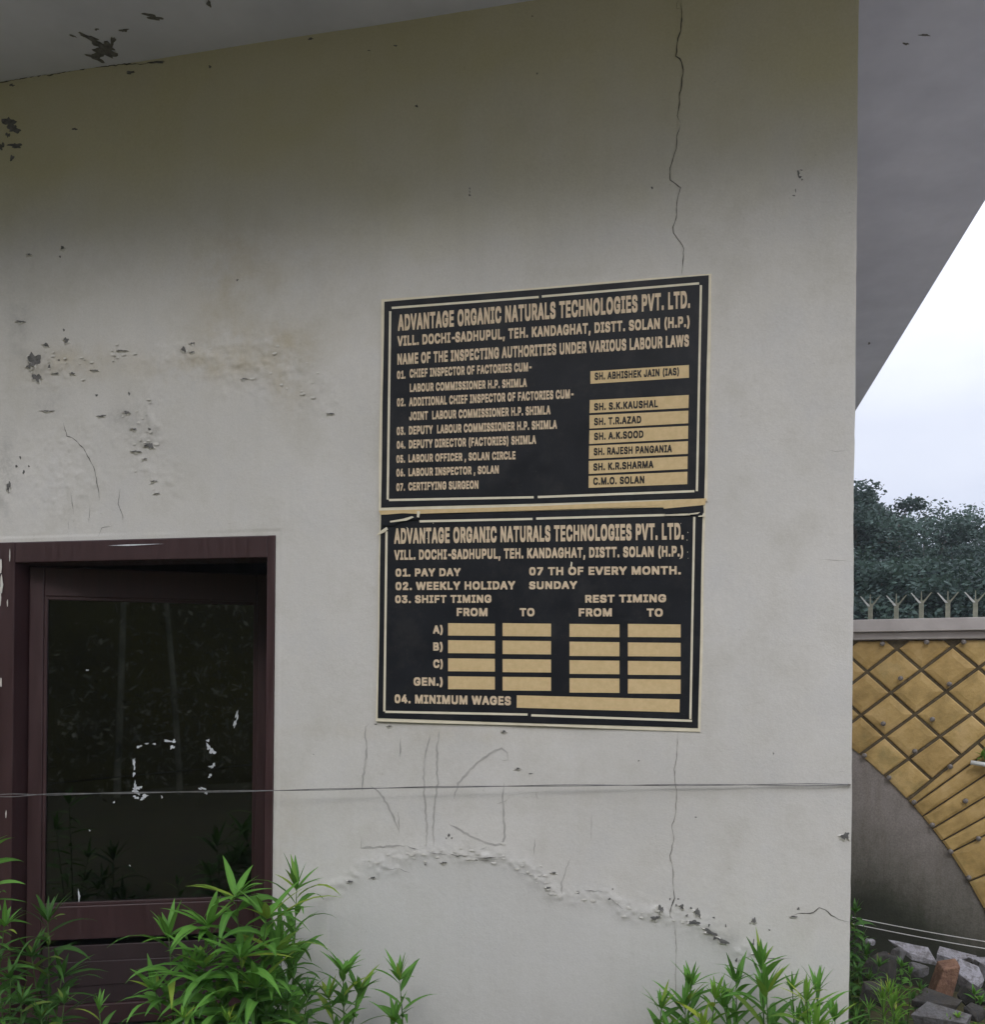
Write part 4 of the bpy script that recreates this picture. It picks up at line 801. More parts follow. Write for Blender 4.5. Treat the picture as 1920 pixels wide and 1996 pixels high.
tw.prism([sg(*lo(*p), -.0130) for p in ((258,72),(256,104),(268,108),(274,74))], (0, .0008, 0))
tw.prism([sg(*lo(*p), -.0126) for p in ((35,205),(60,180),(92,158),(100,172),(75,190),(60,196))], (0, .0008, 0))
tw.prism([sg(*lo(*p), -.0130) for p in ((1600,90),(1602,97),(1700,96),(1775,88),(1790,78),(1760,82),(1690,90))], (0, .0008, 0))
tw.prism([sg(*lo(*p), -.0130) for p in ((1780,98),(1778,104),(1812,102),(1814,80),(1806,82),(1800,96))], (0, .0008, 0))
for i in range(16):
    x = random.choice([random.uniform(140, 400), random.uniform(1640, 1730)]); y = random.uniform(120, 330)
    tw.prism([sg(*lo(x+random.uniform(1, 3.5)*math.cos(a), y+random.uniform(1, 4)*math.sin(a)), -.0086) for a in (0, 1.2, 2.4, 3.6, 4.8)], (0, .0004, 0))
tw.prism([sg(*lo(*p), -.0086) for p in ((1090,345),(1086,372),(1095,374),(1098,350))], (0, .0004, 0))
tw.build('torn_edge', M_cream, sl)

# ------------------------------------------------------------------ twisted wire across the wall and door
wire = empty('wire', on_y(1657, 1529, -.012)); tag(wire, 'thin twisted pair of grey wires stretched level across wall and door', 'wire')
A_ = on_y(1659, 1529.5, -.010); pts = [(1659,1529.5,-.010), (1400,1530,-.018), (1100,1531,-.03), (800,1535,-.045), (540,1541,-.06), (280,1545,-.08), (120,1548,-.09), (0,1551,-.10), (-160,1556,-.11)]
for s in (0, 1):
    mb = MB(); P = []
    K = []
    for i in range(len(pts)-1):
        for t in np.linspace(0, 1, 14, endpoint=False):
            K.append(tuple(a*(1-t)+b*t for a, b in zip(pts[i], pts[i+1])))
    for k, (x, y, d) in enumerate(K):
        q = on_y(x, y, d); a = k*.28+s*math.pi
        amp = .0022 if x > 140 else .0022+.004*(140-x)/140
        if x > 1480: amp = .0022+.0025*(x-1480)/180
        P.append(q+Vector((0, math.cos(a)*amp*.4, math.sin(a)*amp)))
    mb.tube(P, .0016, 5); mb.build('strand', M_wire, wire)
nl = MB(); nl.tube([A_+Vector((-.004, .012, 0)), A_+Vector((-.004, -.008, 0))], .003, 8); nl.build('nail', M_stud, wire)

# ------------------------------------------------------------------ boundary wall with diamond tiles
D_B = 6.6
dirL = (FWD-RGT*1.875).normalized()                 # along the wall, away to the left
bx = -dirL; bn = Vector((bx.y, -bx.x, 0))            # to the right; towards the camera
b0 = on_depth(1790, 1330, D_B); b0.z = 0
def bw(px, py, off=0):
    p = on_plane(px, py, b0+bn*off, bn); return (p-b0).dot(bx), p.z
def bp(u, z, off=0): q = b0+bx*u+bn*off; return Vector((q.x, q.y, z))
bwall = empty('boundary_wall', bp(0, -.62)); tag(bwall, 'yard wall clad in ochre diamond tiles above a grey plastered arch, with spiked coping', 'wall')
uL, uR = bw(1560, 1300)[0], 5.0
ZT = (bw(1660, 1247.6)[1]+bw(1920, 1245)[1])/2; ZC = (bw(1660, 1210)[1]+bw(1920, 1204.5)[1])/2
print('bwall', ZT, ZC, uL, bw(1920, 1300), b0)
def cut_x(): return XC+.002
# core, starts at the side wall of the building
uL = ((XC+.003)-b0.x)/bx.x
nxx, nzz = 90, 44; us = np.linspace(uL, uR, nxx); zs = np.linspace(-1.1, ZT+.01, nzz)
pc = MB(); mossv = []
for z in zs:
    for u in us:
        pc.v.append(bp(u, z, 0)); 
        mossv.append(float(np.clip((.78-z-.16*math.sin(u*2.7)-.06*math.sin(u*7+z*3))/1.0, 0, 1)))
for j in range(nzz-1):
    for i in range(nxx-1): pc.f.append((j*nxx+i, j*nxx+i+1, (j+1)*nxx+i+1, (j+1)*nxx+i))
nb = len(pc.v)
pcb = pc.build('plaster_face', M_grey_plaster, bwall, smooth=True)
pcb.data.attributes.new('moss', 'FLOAT', 'POINT').data.foreach_set('value', np.array(mossv, np.float32))
cb = MB(); cb.prism([bp(uL, -1.1, -.004), bp(uR, -1.1, -.004), bp(uR, ZT, -.004), bp(uL, ZT, -.004)][::-1], -bn*.2); cb.build('wall_core', M_grey_plaster, bwall)
cp = MB(); zc2 = ZT+(ZC-ZT)*.34
def bbox(mb, u0, u1, z0, z1, o0, o1):
    mb.add([bp(u0, z0, o0), bp(u1, z0, o0), bp(u1, z1, o0), bp(u0, z1, o0), bp(u0, z0, o1), bp(u1, z0, o1), bp(u1, z1, o1), bp(u0, z1, o1)],
           [(0,1,2,3),(7,6,5,4),(0,4,5,1),(1,5,6,2),(2,6,7,3),(3,7,4,0)])
bbox(cp, uL, uR, ZT, zc2, .055, -.26); bbox(cp, uL, uR, zc2+.006, ZC, .10, -.30); bbox(cp, uL, uR, zc2-.001, zc2+.007, .04, -.2)
cp.build('coping', M_coping, bwall, bevel=.006)
# tiles
arcp = [bw(*p) for p in ((1657,1454),(1735,1523.5),(1783,1571),(1817,1616),(1853,1662),(1889,1718),(1918.5,1771))]
A = np.array([[2*u, 2*z, 1] for u, z in arcp]); B = np.array([u*u+z*z for u, z in arcp]); sol = np.linalg.lstsq(A, B, rcond=None)[0]
CU, CZ = sol[0], sol[1]; CR = math.sqrt(sol[2]+CU*CU+CZ*CZ); print('arc', CU, CZ, CR)
def clip(poly, p, n):          # keep where (q-p).n >= 0
    outp = []
    for i in range(len(poly)):
        a, b = poly[i], poly[(i+1)%len(poly)]; da_ = (a[0]-p[0])*n[0]+(a[1]-p[1])*n[1]; db = (b[0]-p[0])*n[0]+(b[1]-p[1])*n[1]
        if da_ >= 0: outp.append(a)
        if (da_ >= 0) != (db >= 0): t = da_/(da_-db); outp.append((a[0]+(b[0]-a[0])*t, a[1]+(b[1]-a[1])*t))
    return outp
def clip_arc(poly, r):          # keep outside the circle (convex approximation by the local tangent)
    c = (sum(p[0] for p in poly)/len(poly), sum(p[1] for p in poly)/len(poly)); d = math.hypot(c[0]-CU, c[1]-CZ) or 1
    n = ((c[0]-CU)/d, (c[1]-CZ)/d); return clip(poly, (CU+n[0]*r, CZ+n[1]*r), n)
fa, fb = bw(1783, 1568), bw(1920, 1456); fd = (fb[0]-fa[0], fb[1]-fa[1]); fl = math.hypot(*fd); fn = (-fd[1]/fl, fd[0]/fl); fa = (fa[0]+fn[0]*.052, fa[1]+fn[1]*.052)   # upper-left of the fan line
G = .011
tl = MB(); rr = random.Random(9)
def tile(poly):
    if len(poly) < 3: return
    ar = abs(sum(poly[i][0]*poly[(i+1)%len(poly)][1]-poly[(i+1)%len(poly)][0]*poly[i][1] for i in range(len(poly))))/2
    if ar < .004: return
    c = (sum(p[0] for p in poly)/len(poly), sum(p[1] for p in poly)/len(poly)); n = len(poly)
    o = .018+rr.uniform(-.003, .003); inner = [(p[0]+(c[0]-p[0])*.06, p[1]+(c[1]-p[1])*.06) for p in poly]
    tu, tz = rr.uniform(-.02, .02), rr.uniform(-.02, .02)
    mid_ = [(p[0]+(c[0]-p[0])*.35, p[1]+(c[1]-p[1])*.35) for p in poly]; bz = rr.uniform(.004, .009)
    vs = [bp(p[0], p[1], o+(p[0]-c[0])*tu+(p[1]-c[1])*tz) for p in inner]+[bp(p[0], p[1], o-.006) for p in poly]+[bp(p[0], p[1], .004) for p in poly]+[bp(p[0], p[1], o+bz+(p[0]-c[0])*tu+(p[1]-c[1])*tz) for p in mid_]+[bp(c[0], c[1], o+bz*1.35)]
    fs = [(i+3*n, (i+1)%n+3*n, 4*n)[::-1] for i in range(n)]+[(i, (i+1)%n, (i+1)%n+3*n, i+3*n)[::-1] for i in range(n)]+[(i, i+n, (i+1)%n+n, (i+1)%n) for i in range(n)]+[(i+n, i+2*n, (i+1)%n+2*n, (i+1)%n+n) for i in range(n)]
    tl.add(vs, fs); r_ = rr.random(); tl.r += [r_]*len(vs)
o0 = bw(*(1640+330/3.0146, 900+1100/3.0146)); pA = bw(1640+770/3.0146, 900+1480/3.0146); pB = bw(1640+165/3.0146, 900+1235/3.0146); pC = bw(1640+140/3.0146, 900+1490/3.0146)
va = ((pA[0]-o0[0])/3, (pA[1]-o0[1])/3)
p310 = bw(1640+310/3.0146, 900+1350/3.0146)
vb = (p310[0]-bw(1640+490/3.0146, 900+1215/3.0146)[0], p310[1]-bw(1640+490/3.0146, 900+1215/3.0146)[1])
print('tile vectors', va, vb)
la = math.hypot(*va); lb = math.hypot(*vb); na = G/la; nb_ = G/lb
for i in range(-16, 22):
    for j in range(-16, 22):
        q = [(o0[0]+va[0]*(i+s)+vb[0]*(j+t), o0[1]+va[1]*(i+s)+vb[1]*(j+t)) for s, t in ((na, nb_), (1-na, nb_), (1-na, 1-nb_), (na, 1-nb_))]
        if min(p[0] for p in q) > uR-.5: continue
        q = clip(q, (0, ZT-.012), (0, -1)); q = q and clip(q, (uL+.01, 0), (1, 0)); q = q and clip(q, (fa[0]+fn[0]*G, fa[1]+fn[1]*G), fn); q = q and clip(q, (0, -.3), (0, 1))
        if not q or len(q) < 3: continue
        q = clip_arc(q, CR)
        if q: tile(q[::-1])
# fan of radial tiles along the arch
ang = sorted(math.atan2(bw(*p)[1]-CZ, bw(*p)[0]-CU) for p in ((1783,1568),(1798,1592),(1817,1616),(1835,1640),(1853,1662),(1889,1718),(1918,1771)))
stepa = .055
ang.append(ang[-1]+.09)
while ang[0] > -.25: ang.insert(0, ang[0]-stepa)
for k in range(len(ang)-1):
    a0, a1 = ang[k]+G/CR*.5, ang[k+1]-G/CR*.5
    for r0, r1 in ((CR+.004, CR+.62), (CR+.64, CR+1.3)):
        q = [(CU+r*math.cos(a), CZ+r*math.sin(a)) for r, a in ((r0, a0), (r1, a0), (r1, a1), (r0, a1))]
        q = clip(q, (fa[0]-fn[0]*G, fa[1]-fn[1]*G), (-fn[0], -fn[1])); q = q and clip(q, (0, ZT-.012), (0, -1)); q = q and clip(q, (uR-.6, 0), (-1, 0))
        if q: tile(q)
tlo = tl.build('tile_cladding', M_tile, bwall)
bm_ = bmesh.new(); bm_.from_mesh(tlo.data); bmesh.ops.recalc_face_normals(bm_, faces=bm_.faces); bm_.to_mesh(tlo.data); bm_.free()
# mortar bed behind the tiles
gb = MB(); seg = []
for k in range(60):
    a = -.3+(math.pi*.72+.3)*k/59; u, z = CU+CR*math.cos(a), CZ+CR*math.sin(a)
    if u > uL and z < ZT: seg.append((u, z))
poly = seg+[(uL, seg[-1][1]), (uL, ZT-.004), (uR-.6, ZT-.004), (uR-.6, seg[0][1])]
# triangulate as quads column by column
for i in range(len(seg)-1):
    (u0, z0), (u1, z1) = seg[i], seg[i+1]
    gb.add([bp(u1, z1, .004), bp(u0, z0, .004), bp(u0, ZT-.004, .004), bp(u1, ZT-.004, .004)], [(0, 1, 2, 3)])
gb.add([bp(seg[0][0], -.4, .004), bp(uR-.6, -.4, .004), bp(uR-.6, ZT-.004, .004), bp(seg[0][0], ZT-.004, .004)], [(0, 1, 2, 3)])
gb.build('mortar_bed', M_grout, bwall)
# studs in the tile joints
def r3(x, y): return (1640+x/3.0146, 900+y/3.0146)
def r4(x, y): return (1640+x/3.95, 1500+y/3.95)
for p in [r3(245,1075),r3(505,1065),r3(722,1065),r3(352,1278),r3(638,1312),r3(250,1543),r3(538,1518),r3(140,1730),r3(435,1705),r3(283,1860),r3(643,1795),r4(565,255),r4(705,430),r4(845,635),r4(985,835),r4(960,245),r4(1060,535)]:
    u, z = bw(*p, .018); mb = MB()
    mb.tube([bp(u, z, -.002), bp(u, z+.004, .035), bp(u, z+.006, .04), bp(u, z+.006, .052), bp(u, z+.006, .056)], [.007, .007, .019, .017, .008], 10)
    mb.build('stud', M_stud, bwall, smooth=True)
# spikes on the coping
for (x, y0, yt, lean) in ((172,930,790,0), (325,925,785,0), (472,920,770,.01), (628,915,768,0), (790,912,765,.005), (948,908,762,0), (1108,905,758,0)):
    u, z0 = bw(*r3(x, y0), -.08); zt_ = bw(*r3(x, yt+45), -.08)[1]; ztt = bw(*r3(x, yt), -.08)[1]; mb = MB(); z0 = ZC-.004
    wd = .016
    bbox(mb, u-wd, u+wd, z0, zt_, -.09, -.078); bbox(mb, u-wd, u-wd+.008, z0, zt_, -.115, -.09)
    sp = mb.build('spike_post', M_post, bwall)
    for k, (du, sw) in enumerate(((-.068, .012), (.0, .007), (.068, .011))):
        mb = MB(); t0 = bp(u+du*.12, zt_-.02, -.074); t1 = bp(u+du, ztt-(.0 if du else -.01), -.066)
        s = bx*sw
        mb.add([t0-s*.8, t0+s*.8, t1+s*.35, t1-s*.35, t0-s*.8-bn*.006, t0+s*.8-bn*.006, t1+s*.35-bn*.006, t1-s*.35-bn*.006], [(0,1,2,3),(7,6,5,4),(0,4,5,1),(1,5,6,2),(2,6,7,3),(3,7,4,0)])
        mb.build('spike_arm', M_steel if k == 0 else M_post, sp)
# little white tube lamp at the right edge
lt = empty('tube_lamp', bp(*bw(1905, 1489, .10), .10)); tag(lt, 'short white tube on a bracket fixed to the ochre tiles at the right edge', 'lamp')
mb = MB(); q0 = bw(1893, 1486, .09); q1 = bw(1960, 1496, .09)
mb.tube([bp(*q0, .09), bp(*q1, .09)], .016, 12); mb.build('tube', M_white, lt, smooth=True)
mb = MB(); qm = ((q0[0]*.3+q1[0]*.7), (q0[1]*.3+q1[1]*.7)); bbox(mb, qm[0]-.02, qm[0]+.02, qm[1]-.02, qm[1]+.02, .012, .09); mb.build('bracket', M_steel, lt)
# two pale wires strung along the foot of the wall
for nm, (a, b, lab) in enumerate((((1652,1786),(1990,1846),'upper of two pale wires along the mossy foot of the yard wall'), ((1655,1799),(1990,1860),'lower of two pale wires along the mossy foot of the yard wall'))):
    mb = MB(); P = []
    for t in np.linspace(0, 1, 16):
        u, z = bw(a[0]*(1-t)+b[0]*t, a[1]*(1-t)+b[1]*t+2.5*math.sin(t*math.pi), .12); P.append(bp(u, z, .12))
    mb.tube(P, .0032, 6); tag(mb.build('wire', M_pale_wire), lab, 'wire', 'pale wires at the wall foot')

# ------------------------------------------------------------------ plants
def leaf_geo(mb, base, d, length, width, droop, rnd, twist=0, nseg=6, fold=.25):
    d = d.normalized(); side = d.cross(UP)
    if side.length < .05: side = Vector((1, 0, 0))
    side.normalize(); side = (Matrix.Rotation(twist, 3, d) @ side)
    p = Vector(base); vs = []; fs = []; cur = d.copy()
    for i in range(nseg+1):
        t = i/nseg; ww = width*.5*(math.sin(math.pi*min(1, t**.75*.97+.03))**.9)*(1-.15*t)
        if i == nseg: ww = 0.0006
        nrm = side.cross(cur).normalized()
        vs += [p-side*ww+nrm*ww*fold, p, p+side*ww+nrm*ww*fold]
        if i < nseg:
            fs += [(3*i, 3*i+1, 3*i+4, 3*i+3), (3*i+1, 3*i+2, 3*i+5, 3*i+4)]
        cur = (cur+Vector((0, 0, -1))*droop/nseg*(.5+t)).normalized(); p = p+cur*(length/nseg)
    mb.add(vs, fs); mb.r += [min(1, max(0, rnd+random.uniform(-.12, .12)))]*len(vs); mb.rib += [0, 1, 0]*(nseg+1)
def plant(name, label, tips, base, mat, seed, leaf_len=.13, leaf_w=.02, internode=.028, droop=.9, elev=35, group=None, cat='plant', top_n=9, bare=.12, elev_top=70, top_elev=(30, 84)):
    r = random.Random(seed); root = empty(name, base); tag(root, label, cat, group); st = MB(); lv = MB(); base = Vector(base)
    for ti, tip in enumerate(tips):
        tip = Vector(tip); b = base+Vector((r.uniform(-.02, .02), r.uniform(-.02, .02), 0)); L = (tip-b).length
        midp = (b+tip)/2+Vector((r.uniform(-.03, .03), r.uniform(-.02, .02), .02)); P = []
        n = max(6, int(L/.05))
        for i in range(n+1):
            t = i/n; P.append(b*(1-t)**2+midp*2*t*(1-t)+tip*t*t)
        st.tube(P, [.0050*(1-.72*i/n) for i in range(n+1)], 6)
        def at(t): return b*(1-t)**2+midp*2*t*(1-t)+tip*t*t
        s = bare; az = r.uniform(0, 6.28)
        while s < L:
            t = s/L; az += 2.4+r.uniform(-.35, .35)
            k = (L-s)
            young = min(1, k/.05)
            ln = leaf_len*(.55+.45*young)*r.uniform(.75, 1.2)*(.75 if s < .2 else 1); e = R(elev*young+elev_top*(1-young)+r.uniform(-12, 12))
            d = Vector((math.cos(az)*math.cos(e), math.sin(az)*math.cos(e), math.sin(e)))
            leaf_geo(lv, at(t), d, ln, leaf_w*(.55+.45*young)*r.uniform(.8, 1.2), droop*(.25+.75*young)*r.uniform(.6, 1.3), r.random(), r.uniform(-.5, .5))
            s += internode*(.45+.55*young)*r.uniform(.7, 1.3)
        for q in range(top_n):
            a = q*2.4+r.uniform(-.3, .3); e = R(r.uniform(*top_elev)); d = Vector((math.cos(a)*math.cos(e), math.sin(a)*math.cos(e), math.sin(e)))
            leaf_geo(lv, tip-Vector((0, 0, .012)), d, leaf_len*r.uniform(.4, .8), leaf_w*.72, .45, r.uniform(.5, 1))
    st.build('stem', M_stem, root, smooth=True); lv.build('foliage', mat, root, smooth=True)
    return root
def tp_(px, py, y): return on_y(px, py, y)
GR = 'leafy weeds growing along the foot of the building'
def weed(label, tips_px, y, seed, mat=M_leaf, lean=0, **kw):
    tips = [tp_(px, py, y+dy) for px, py, dy in tips_px]; bx_ = sum(t.x for t in tips)/len(tips)+lean
    return plant('weed', label, tips, (bx_, y, gz(bx_, y)-.01), mat, seed, group=GR, **kw)
weed('tall weed with broad drooping leaves in front of the right door jamb, biggest of all', [(458,1742,0), (520,1785,-.05), (405,1800,-.04), (395,1880,-.08), (470,1860,-.12), (535,1850,.02), (500,1920,-.1), (430,1940,-.1)], -.42, 11, leaf_len=.25, leaf_w=.041, droop=1.8, elev=38, internode=.026, top_elev=(5, 60), elev_top=45)
weed('slender weed with thin curved leaves against the wall right of the door jamb', [(578,1728,0), (545,1830,.03), (560,1870,-.04)], -.20, 12, leaf_len=.21, leaf_w=.030, droop=1.6, elev=50, internode=.026, top_elev=(30, 80))
weed('medium weed in front of the dark lower door panel', [(328,1822,0), (368,1895,-.04), (300,1925,-.05)], -.45, 13, leaf_len=.22, leaf_w=.034, droop=1.5, elev=35, internode=.026, top_elev=(10, 70), elev_top=50)
weed('dull dark weed before the left stile of the door', [(92,1790,0), (60,1860,-.04), (120,1900,.03)], -.36, 14, M_leaf_dark, leaf_len=.19, leaf_w=.027, droop=1.2, elev=35, internode=.024, top_elev=(20, 75), elev_top=55)
weed('weed cut off by the left edge of the picture, reaching up the door jamb', [(-18,1640,0), (-45,1700,0), (8,1800,-.05)], -.42, 15, leaf_len=.14, leaf_w=.026, droop=.8, elev=20)
weed('short weed with upright tip at the bottom edge, below the dull dark weed', [(125,1950,0), (80,1980,-.03)], -.55, 16, M_leaf_dark, leaf_len=.10, leaf_w=.018, elev=40)
weed('lone bright sprout before the dark lower panel at the bottom edge', [(192,1962,0)], -.60, 17, leaf_len=.10, leaf_w=.017, elev=45)
weed('yellow tipped sprout below the medium weed at the bottom edge', [(358,1978,0), (445,1985,.04)], -.62, 18, M_leaf_lime, leaf_len=.09, leaf_w=.018, elev=45)
weed('bushy weed with pointed tuft against the white wall, between door and bare plaster', [(668,1890,0), (700,1925,.05), (640,1940,-.04)], -.30, 19, leaf_len=.15, leaf_w=.028, droop=1.0, elev=42, internode=.022)
weed('outermost weed of the door clump, star shaped top against the white wall', [(778,1905,0), (770,1985,-.02)], -.28, 20, leaf_len=.16, leaf_w=.027, droop=1.1, elev=35, internode=.03)
weed('small weed filling the bottom edge between the big weed and the bushy one', [(600,1930,0), (560,1950,-.05), (520,1975,-.05)], -.45, 21, M_leaf_dark, leaf_len=.13, leaf_w=.021, elev=35)
weed('dark low weed in the bottom left corner', [(20,1900,0), (40,1950,-.05), (-10,1870,0)], -.5, 22, M_leaf_dark, leaf_len=.13, leaf_w=.022, elev=30)
for i, (px, py, y, L, w_, lab) in enumerate([(1290,1960,-.22,.105,.014,'leftmost low weed of the clump below the chipped plaster'), (1348,1915,-.16,.115,.015,'weed with one long leaf leaning right, second in the clump under the chips'),
        (1395,1942,-.25,.09,.013,'short weed squeezed between two taller ones under the long chipped streak'), (1435,1908,-.15,.11,.014,'weed with widely arched leaves left of the tallest in the right clump'),
        (1484,1880,-.2,.125,.017,'tallest weed of the right clump, touching the bottom crack'), (1545,1922,-.18,.075,.009,'fine leaved feathery weed right of the tallest in the clump'),
        (1572,1946,-.26,.10,.013,'low bright weed between the feathery weed and the outer one'), (1594,1928,-.15,.105,.013,'outer weed with upright narrow leaves nearest the wall corner'), (1628,1982,-.22,.09,.012,'lowest sprout at the right end of the clump by the corner')]):
    weed(lab, [(px, py, 0), (px+random.uniform(-25, 25), py+random.uniform(35, 60), -.03)], y, 30+i, M_leaf if i not in (2, 6) else M_leaf_lime, leaf_len=L*1.35, leaf_w=w_*1.6, droop=.75, elev=42, internode=.026)

# yard at the right: bushes, rubble and small weeds
def gpt(px, py):
    """where the pixel's ray meets the yard ground"""
    d = ray(px, py); t = 2.0
    for _ in range(4000):
        p = CAM+d*t
        if p.z <= gz(p.x, p.y): break
        t += .004
    return Vector((p.x, p.y, gz(p.x, p.y)))
def yard(label, tips_px, depth, seed, mat, name='weed', group='weeds among the rubble in the side yard', **kw):
    tips = [on_depth(px, py, depth) for px, py in tips_px]; x = sum(t.x for t in tips)/len(tips); y = sum(t.y for t in tips)/len(tips)
    return plant(name, label, tips, (x, y, gz(x, y)-.02), mat, seed, group=group, **kw)
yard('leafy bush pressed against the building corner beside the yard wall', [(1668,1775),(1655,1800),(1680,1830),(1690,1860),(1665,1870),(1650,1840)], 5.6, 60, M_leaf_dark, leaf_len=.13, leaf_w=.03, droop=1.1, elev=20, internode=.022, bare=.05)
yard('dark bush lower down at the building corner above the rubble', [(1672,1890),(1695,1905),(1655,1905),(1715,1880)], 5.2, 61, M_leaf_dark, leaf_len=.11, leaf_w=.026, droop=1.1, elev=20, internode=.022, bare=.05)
yard('bright spiky weed at the bottom edge beside the building corner', [(1733,1930),(1722,1945),(1745,1950)], 4.75, 62, M_leaf_lime, leaf_len=.15, leaf_w=.014, droop=.8, elev=50, internode=.014, bare=.02, top_n=12)
yard('thin arching grassy weed left of the bright spiky one', [(1695,1965),(1670,1985)], 4.7, 63, M_leaf, leaf_len=.14, leaf_w=.010, droop=1.3, elev=40, internode=.018, bare=.02)
yard('small weed growing between the rounded boulder and the brick lump', [(1760,1880),(1775,1895),(1745,1900)], 5.4, 64, M_leaf, leaf_len=.09, leaf_w=.022, elev=25, bare=.03, internode=.018)
yard('low broad leaved weed in front of the brown brick lump', [(1795,1925),(1780,1945),(1810,1950)], 5.05, 65, M_leaf_dark, leaf_len=.09, leaf_w=.024, elev=20, bare=.03, internode=.018)
yard('pale weed in the bottom right corner of the yard', [(1868,1980),(1850,1990),(1885,1992)], 4.75, 66, M_leaf_lime, leaf_len=.07, leaf_w=.016, elev=30, bare=.02, internode=.016)
yard('weed beside the grey slab at the right edge', [(1900,1935),(1912,1950)], 5.0, 67, M_leaf, leaf_len=.08, leaf_w=.020, elev=25, bare=.03, internode=.018)
sp0 = bp(*bw(1931, 1500, .08), .03)
plant('wall_sprig', 'sprig of bright leaves growing out of the ochre tiles behind the white tube', [sp0+Vector((-.02, -.04, .13)), sp0+Vector((-.06, -.05, .10)), sp0+Vector((.05, -.04, .12))], sp0, M_leaf_lime, 68, leaf_len=.09, leaf_w=.035, elev=25, bare=.02, internode=.012)

def stone(label, px, py, depth, sx, sy, sz, rz, tilt, mat, seed, name='stone', flat=False):
    """broken lump resting on the yard"""
    r = random.Random(seed); c = on_depth(px, py, depth); sz *= .62 if flat else 1
    bm = bmesh.new(); pts = []
    for i in range(26 if not flat else 18):
        a = r.uniform(0, 6.28); zz = r.choice([-1, 1])*r.uniform(.6, 1) if flat else r.uniform(-1, 1)
        k = math.sqrt(max(.08, 1-zz*zz*(.3 if flat else .75)))
        pts.append(bm.verts.new((math.cos(a)*k*sx*r.uniform(.8, 1), math.sin(a)*k*sy*r.uniform(.8, 1), zz*sz)))
    if flat or seed % 2:
        for v_ in pts: bm.verts.remove(v_)
        pts = []
        m_ = r.choice([4, 4, 5]); a0 = r.uniform(0, 1.5); rim_ = [(a0+2*math.pi*(i+r.uniform(-.3, .3))/m_, r.uniform(.7, 1.2)) for i in range(m_)]
        for zz in (-1, 1):
            for a, k in rim_: pts.append(bm.verts.new((math.cos(a)*k*sx+r.uniform(-.2, .2)*sx, math.sin(a)*k*sy+r.uniform(-.2, .2)*sy, zz*sz*r.uniform(.6, 1.2))))
    bmesh.ops.convex_hull(bm, input=pts)
    loose = [v for v in bm.verts if not v.link_faces]
    bmesh.ops.delete(bm, geom=loose, context='VERTS')
    bmesh.ops.recalc_face_normals(bm, faces=bm.faces)
    bmesh.ops.bevel(bm, geom=bm.edges[:], offset=min(sx, sy, sz)*.05, segments=1, affect='EDGES')
    bmesh.ops.triangulate(bm, faces=bm.faces); bmesh.ops.subdivide_edges(bm, edges=bm.edges[:], cuts=2, use_grid_fill=True)
    from mathutils import noise as mn
    for v in bm.verts:
        q = v.co*14+Vector((seed, 0, 0)); v.co += v.co.normalized()*(mn.noise(q)*.005+mn.noise(q*3)*.004)
    me = bpy.data.meshes.new(name); bm.to_mesh(me); bm.free()
    o = link(name, me, mat, None)
    o.location = c; o.rotation_euler = (tilt[0], tilt[1], rz)
    return tag(o, label, 'stone', 'broken stones in the side yard')
S = [('rounded dark boulder beside the bush at the building corner', 1718,1895,5.35,.11,.10,.13,.3,(.1,.3),M_stone_dark,0),
     ('brown broken brick lump with a pale top in the middle of the rubble', 1838,1908,5.35,.085,.08,.11,.5,(.1,.2),M_brick,0),
     ('pale concrete slab leaning right of the brick lump', 1880,1902,5.45,.11,.10,.075,-.3,(.5,.35),M_stone_pale,1),
     ('long lilac grey slab lying at the foot of the yard wall', 1785,1856,6.0,.15,.07,.035,-.15,(.35,.22),M_stone_pale,1),
     ('pale slab behind the brick lump, against the wall foot', 1862,1866,5.95,.12,.07,.04,.1,(.4,.15),M_stone_pale,1),
     ('narrow pale ledge stone at the right edge by the wall foot', 1912,1876,5.9,.10,.05,.03,-.1,(.3,.15),M_stone_pale,1),
     ('dark flat slab half hidden under the brick lump', 1830,1952,5.0,.14,.09,.04,.1,(.25,.05),M_stone_dark,1),
     ('broad dark slab along the bottom edge below the rubble', 1835,1985,4.8,.16,.08,.05,-.1,(.2,0),M_stone,1),
     ('dark angular stone under the pale concrete slab', 1900,1942,5.1,.10,.08,.06,.2,(.2,.1),M_stone_dark,0),
     ('small grey stone between the boulder and the long lilac slab', 1752,1862,5.9,.06,.05,.04,.8,(.1,.1),M_stone,0),
     ('tiny pale stone beside the bush, near the wall wires', 1698,1836,6.0,.04,.03,.025,.2,(.1,.1),M_stone_pale,0),
     ('grey stone beneath the rounded boulder', 1700,1935,5.0,.08,.07,.05,.4,(.1,0),M_stone_dark,0),
     ('mossy grey stone in front of the long lilac slab', 1790,1890,5.6,.08,.06,.05,.4,(.2,0),M_stone,0),
     ('brown chip of stone on top of the boulder', 1722,1864,5.4,.035,.03,.02,.4,(.2,0),M_brick,0),
     ('small dark stone in the bottom right corner', 1900,1975,4.85,.07,.06,.05,.4,(.2,0),M_stone_dark,0),
     ('grey stone wedged behind the pale concrete slab', 1905,1895,5.75,.07,.06,.06,.9,(.2,.3),M_stone,0)]
for i, s in enumerate(S): stone(*s[:10], 800+i, flat=bool(s[10]))
rs = random.Random(31)
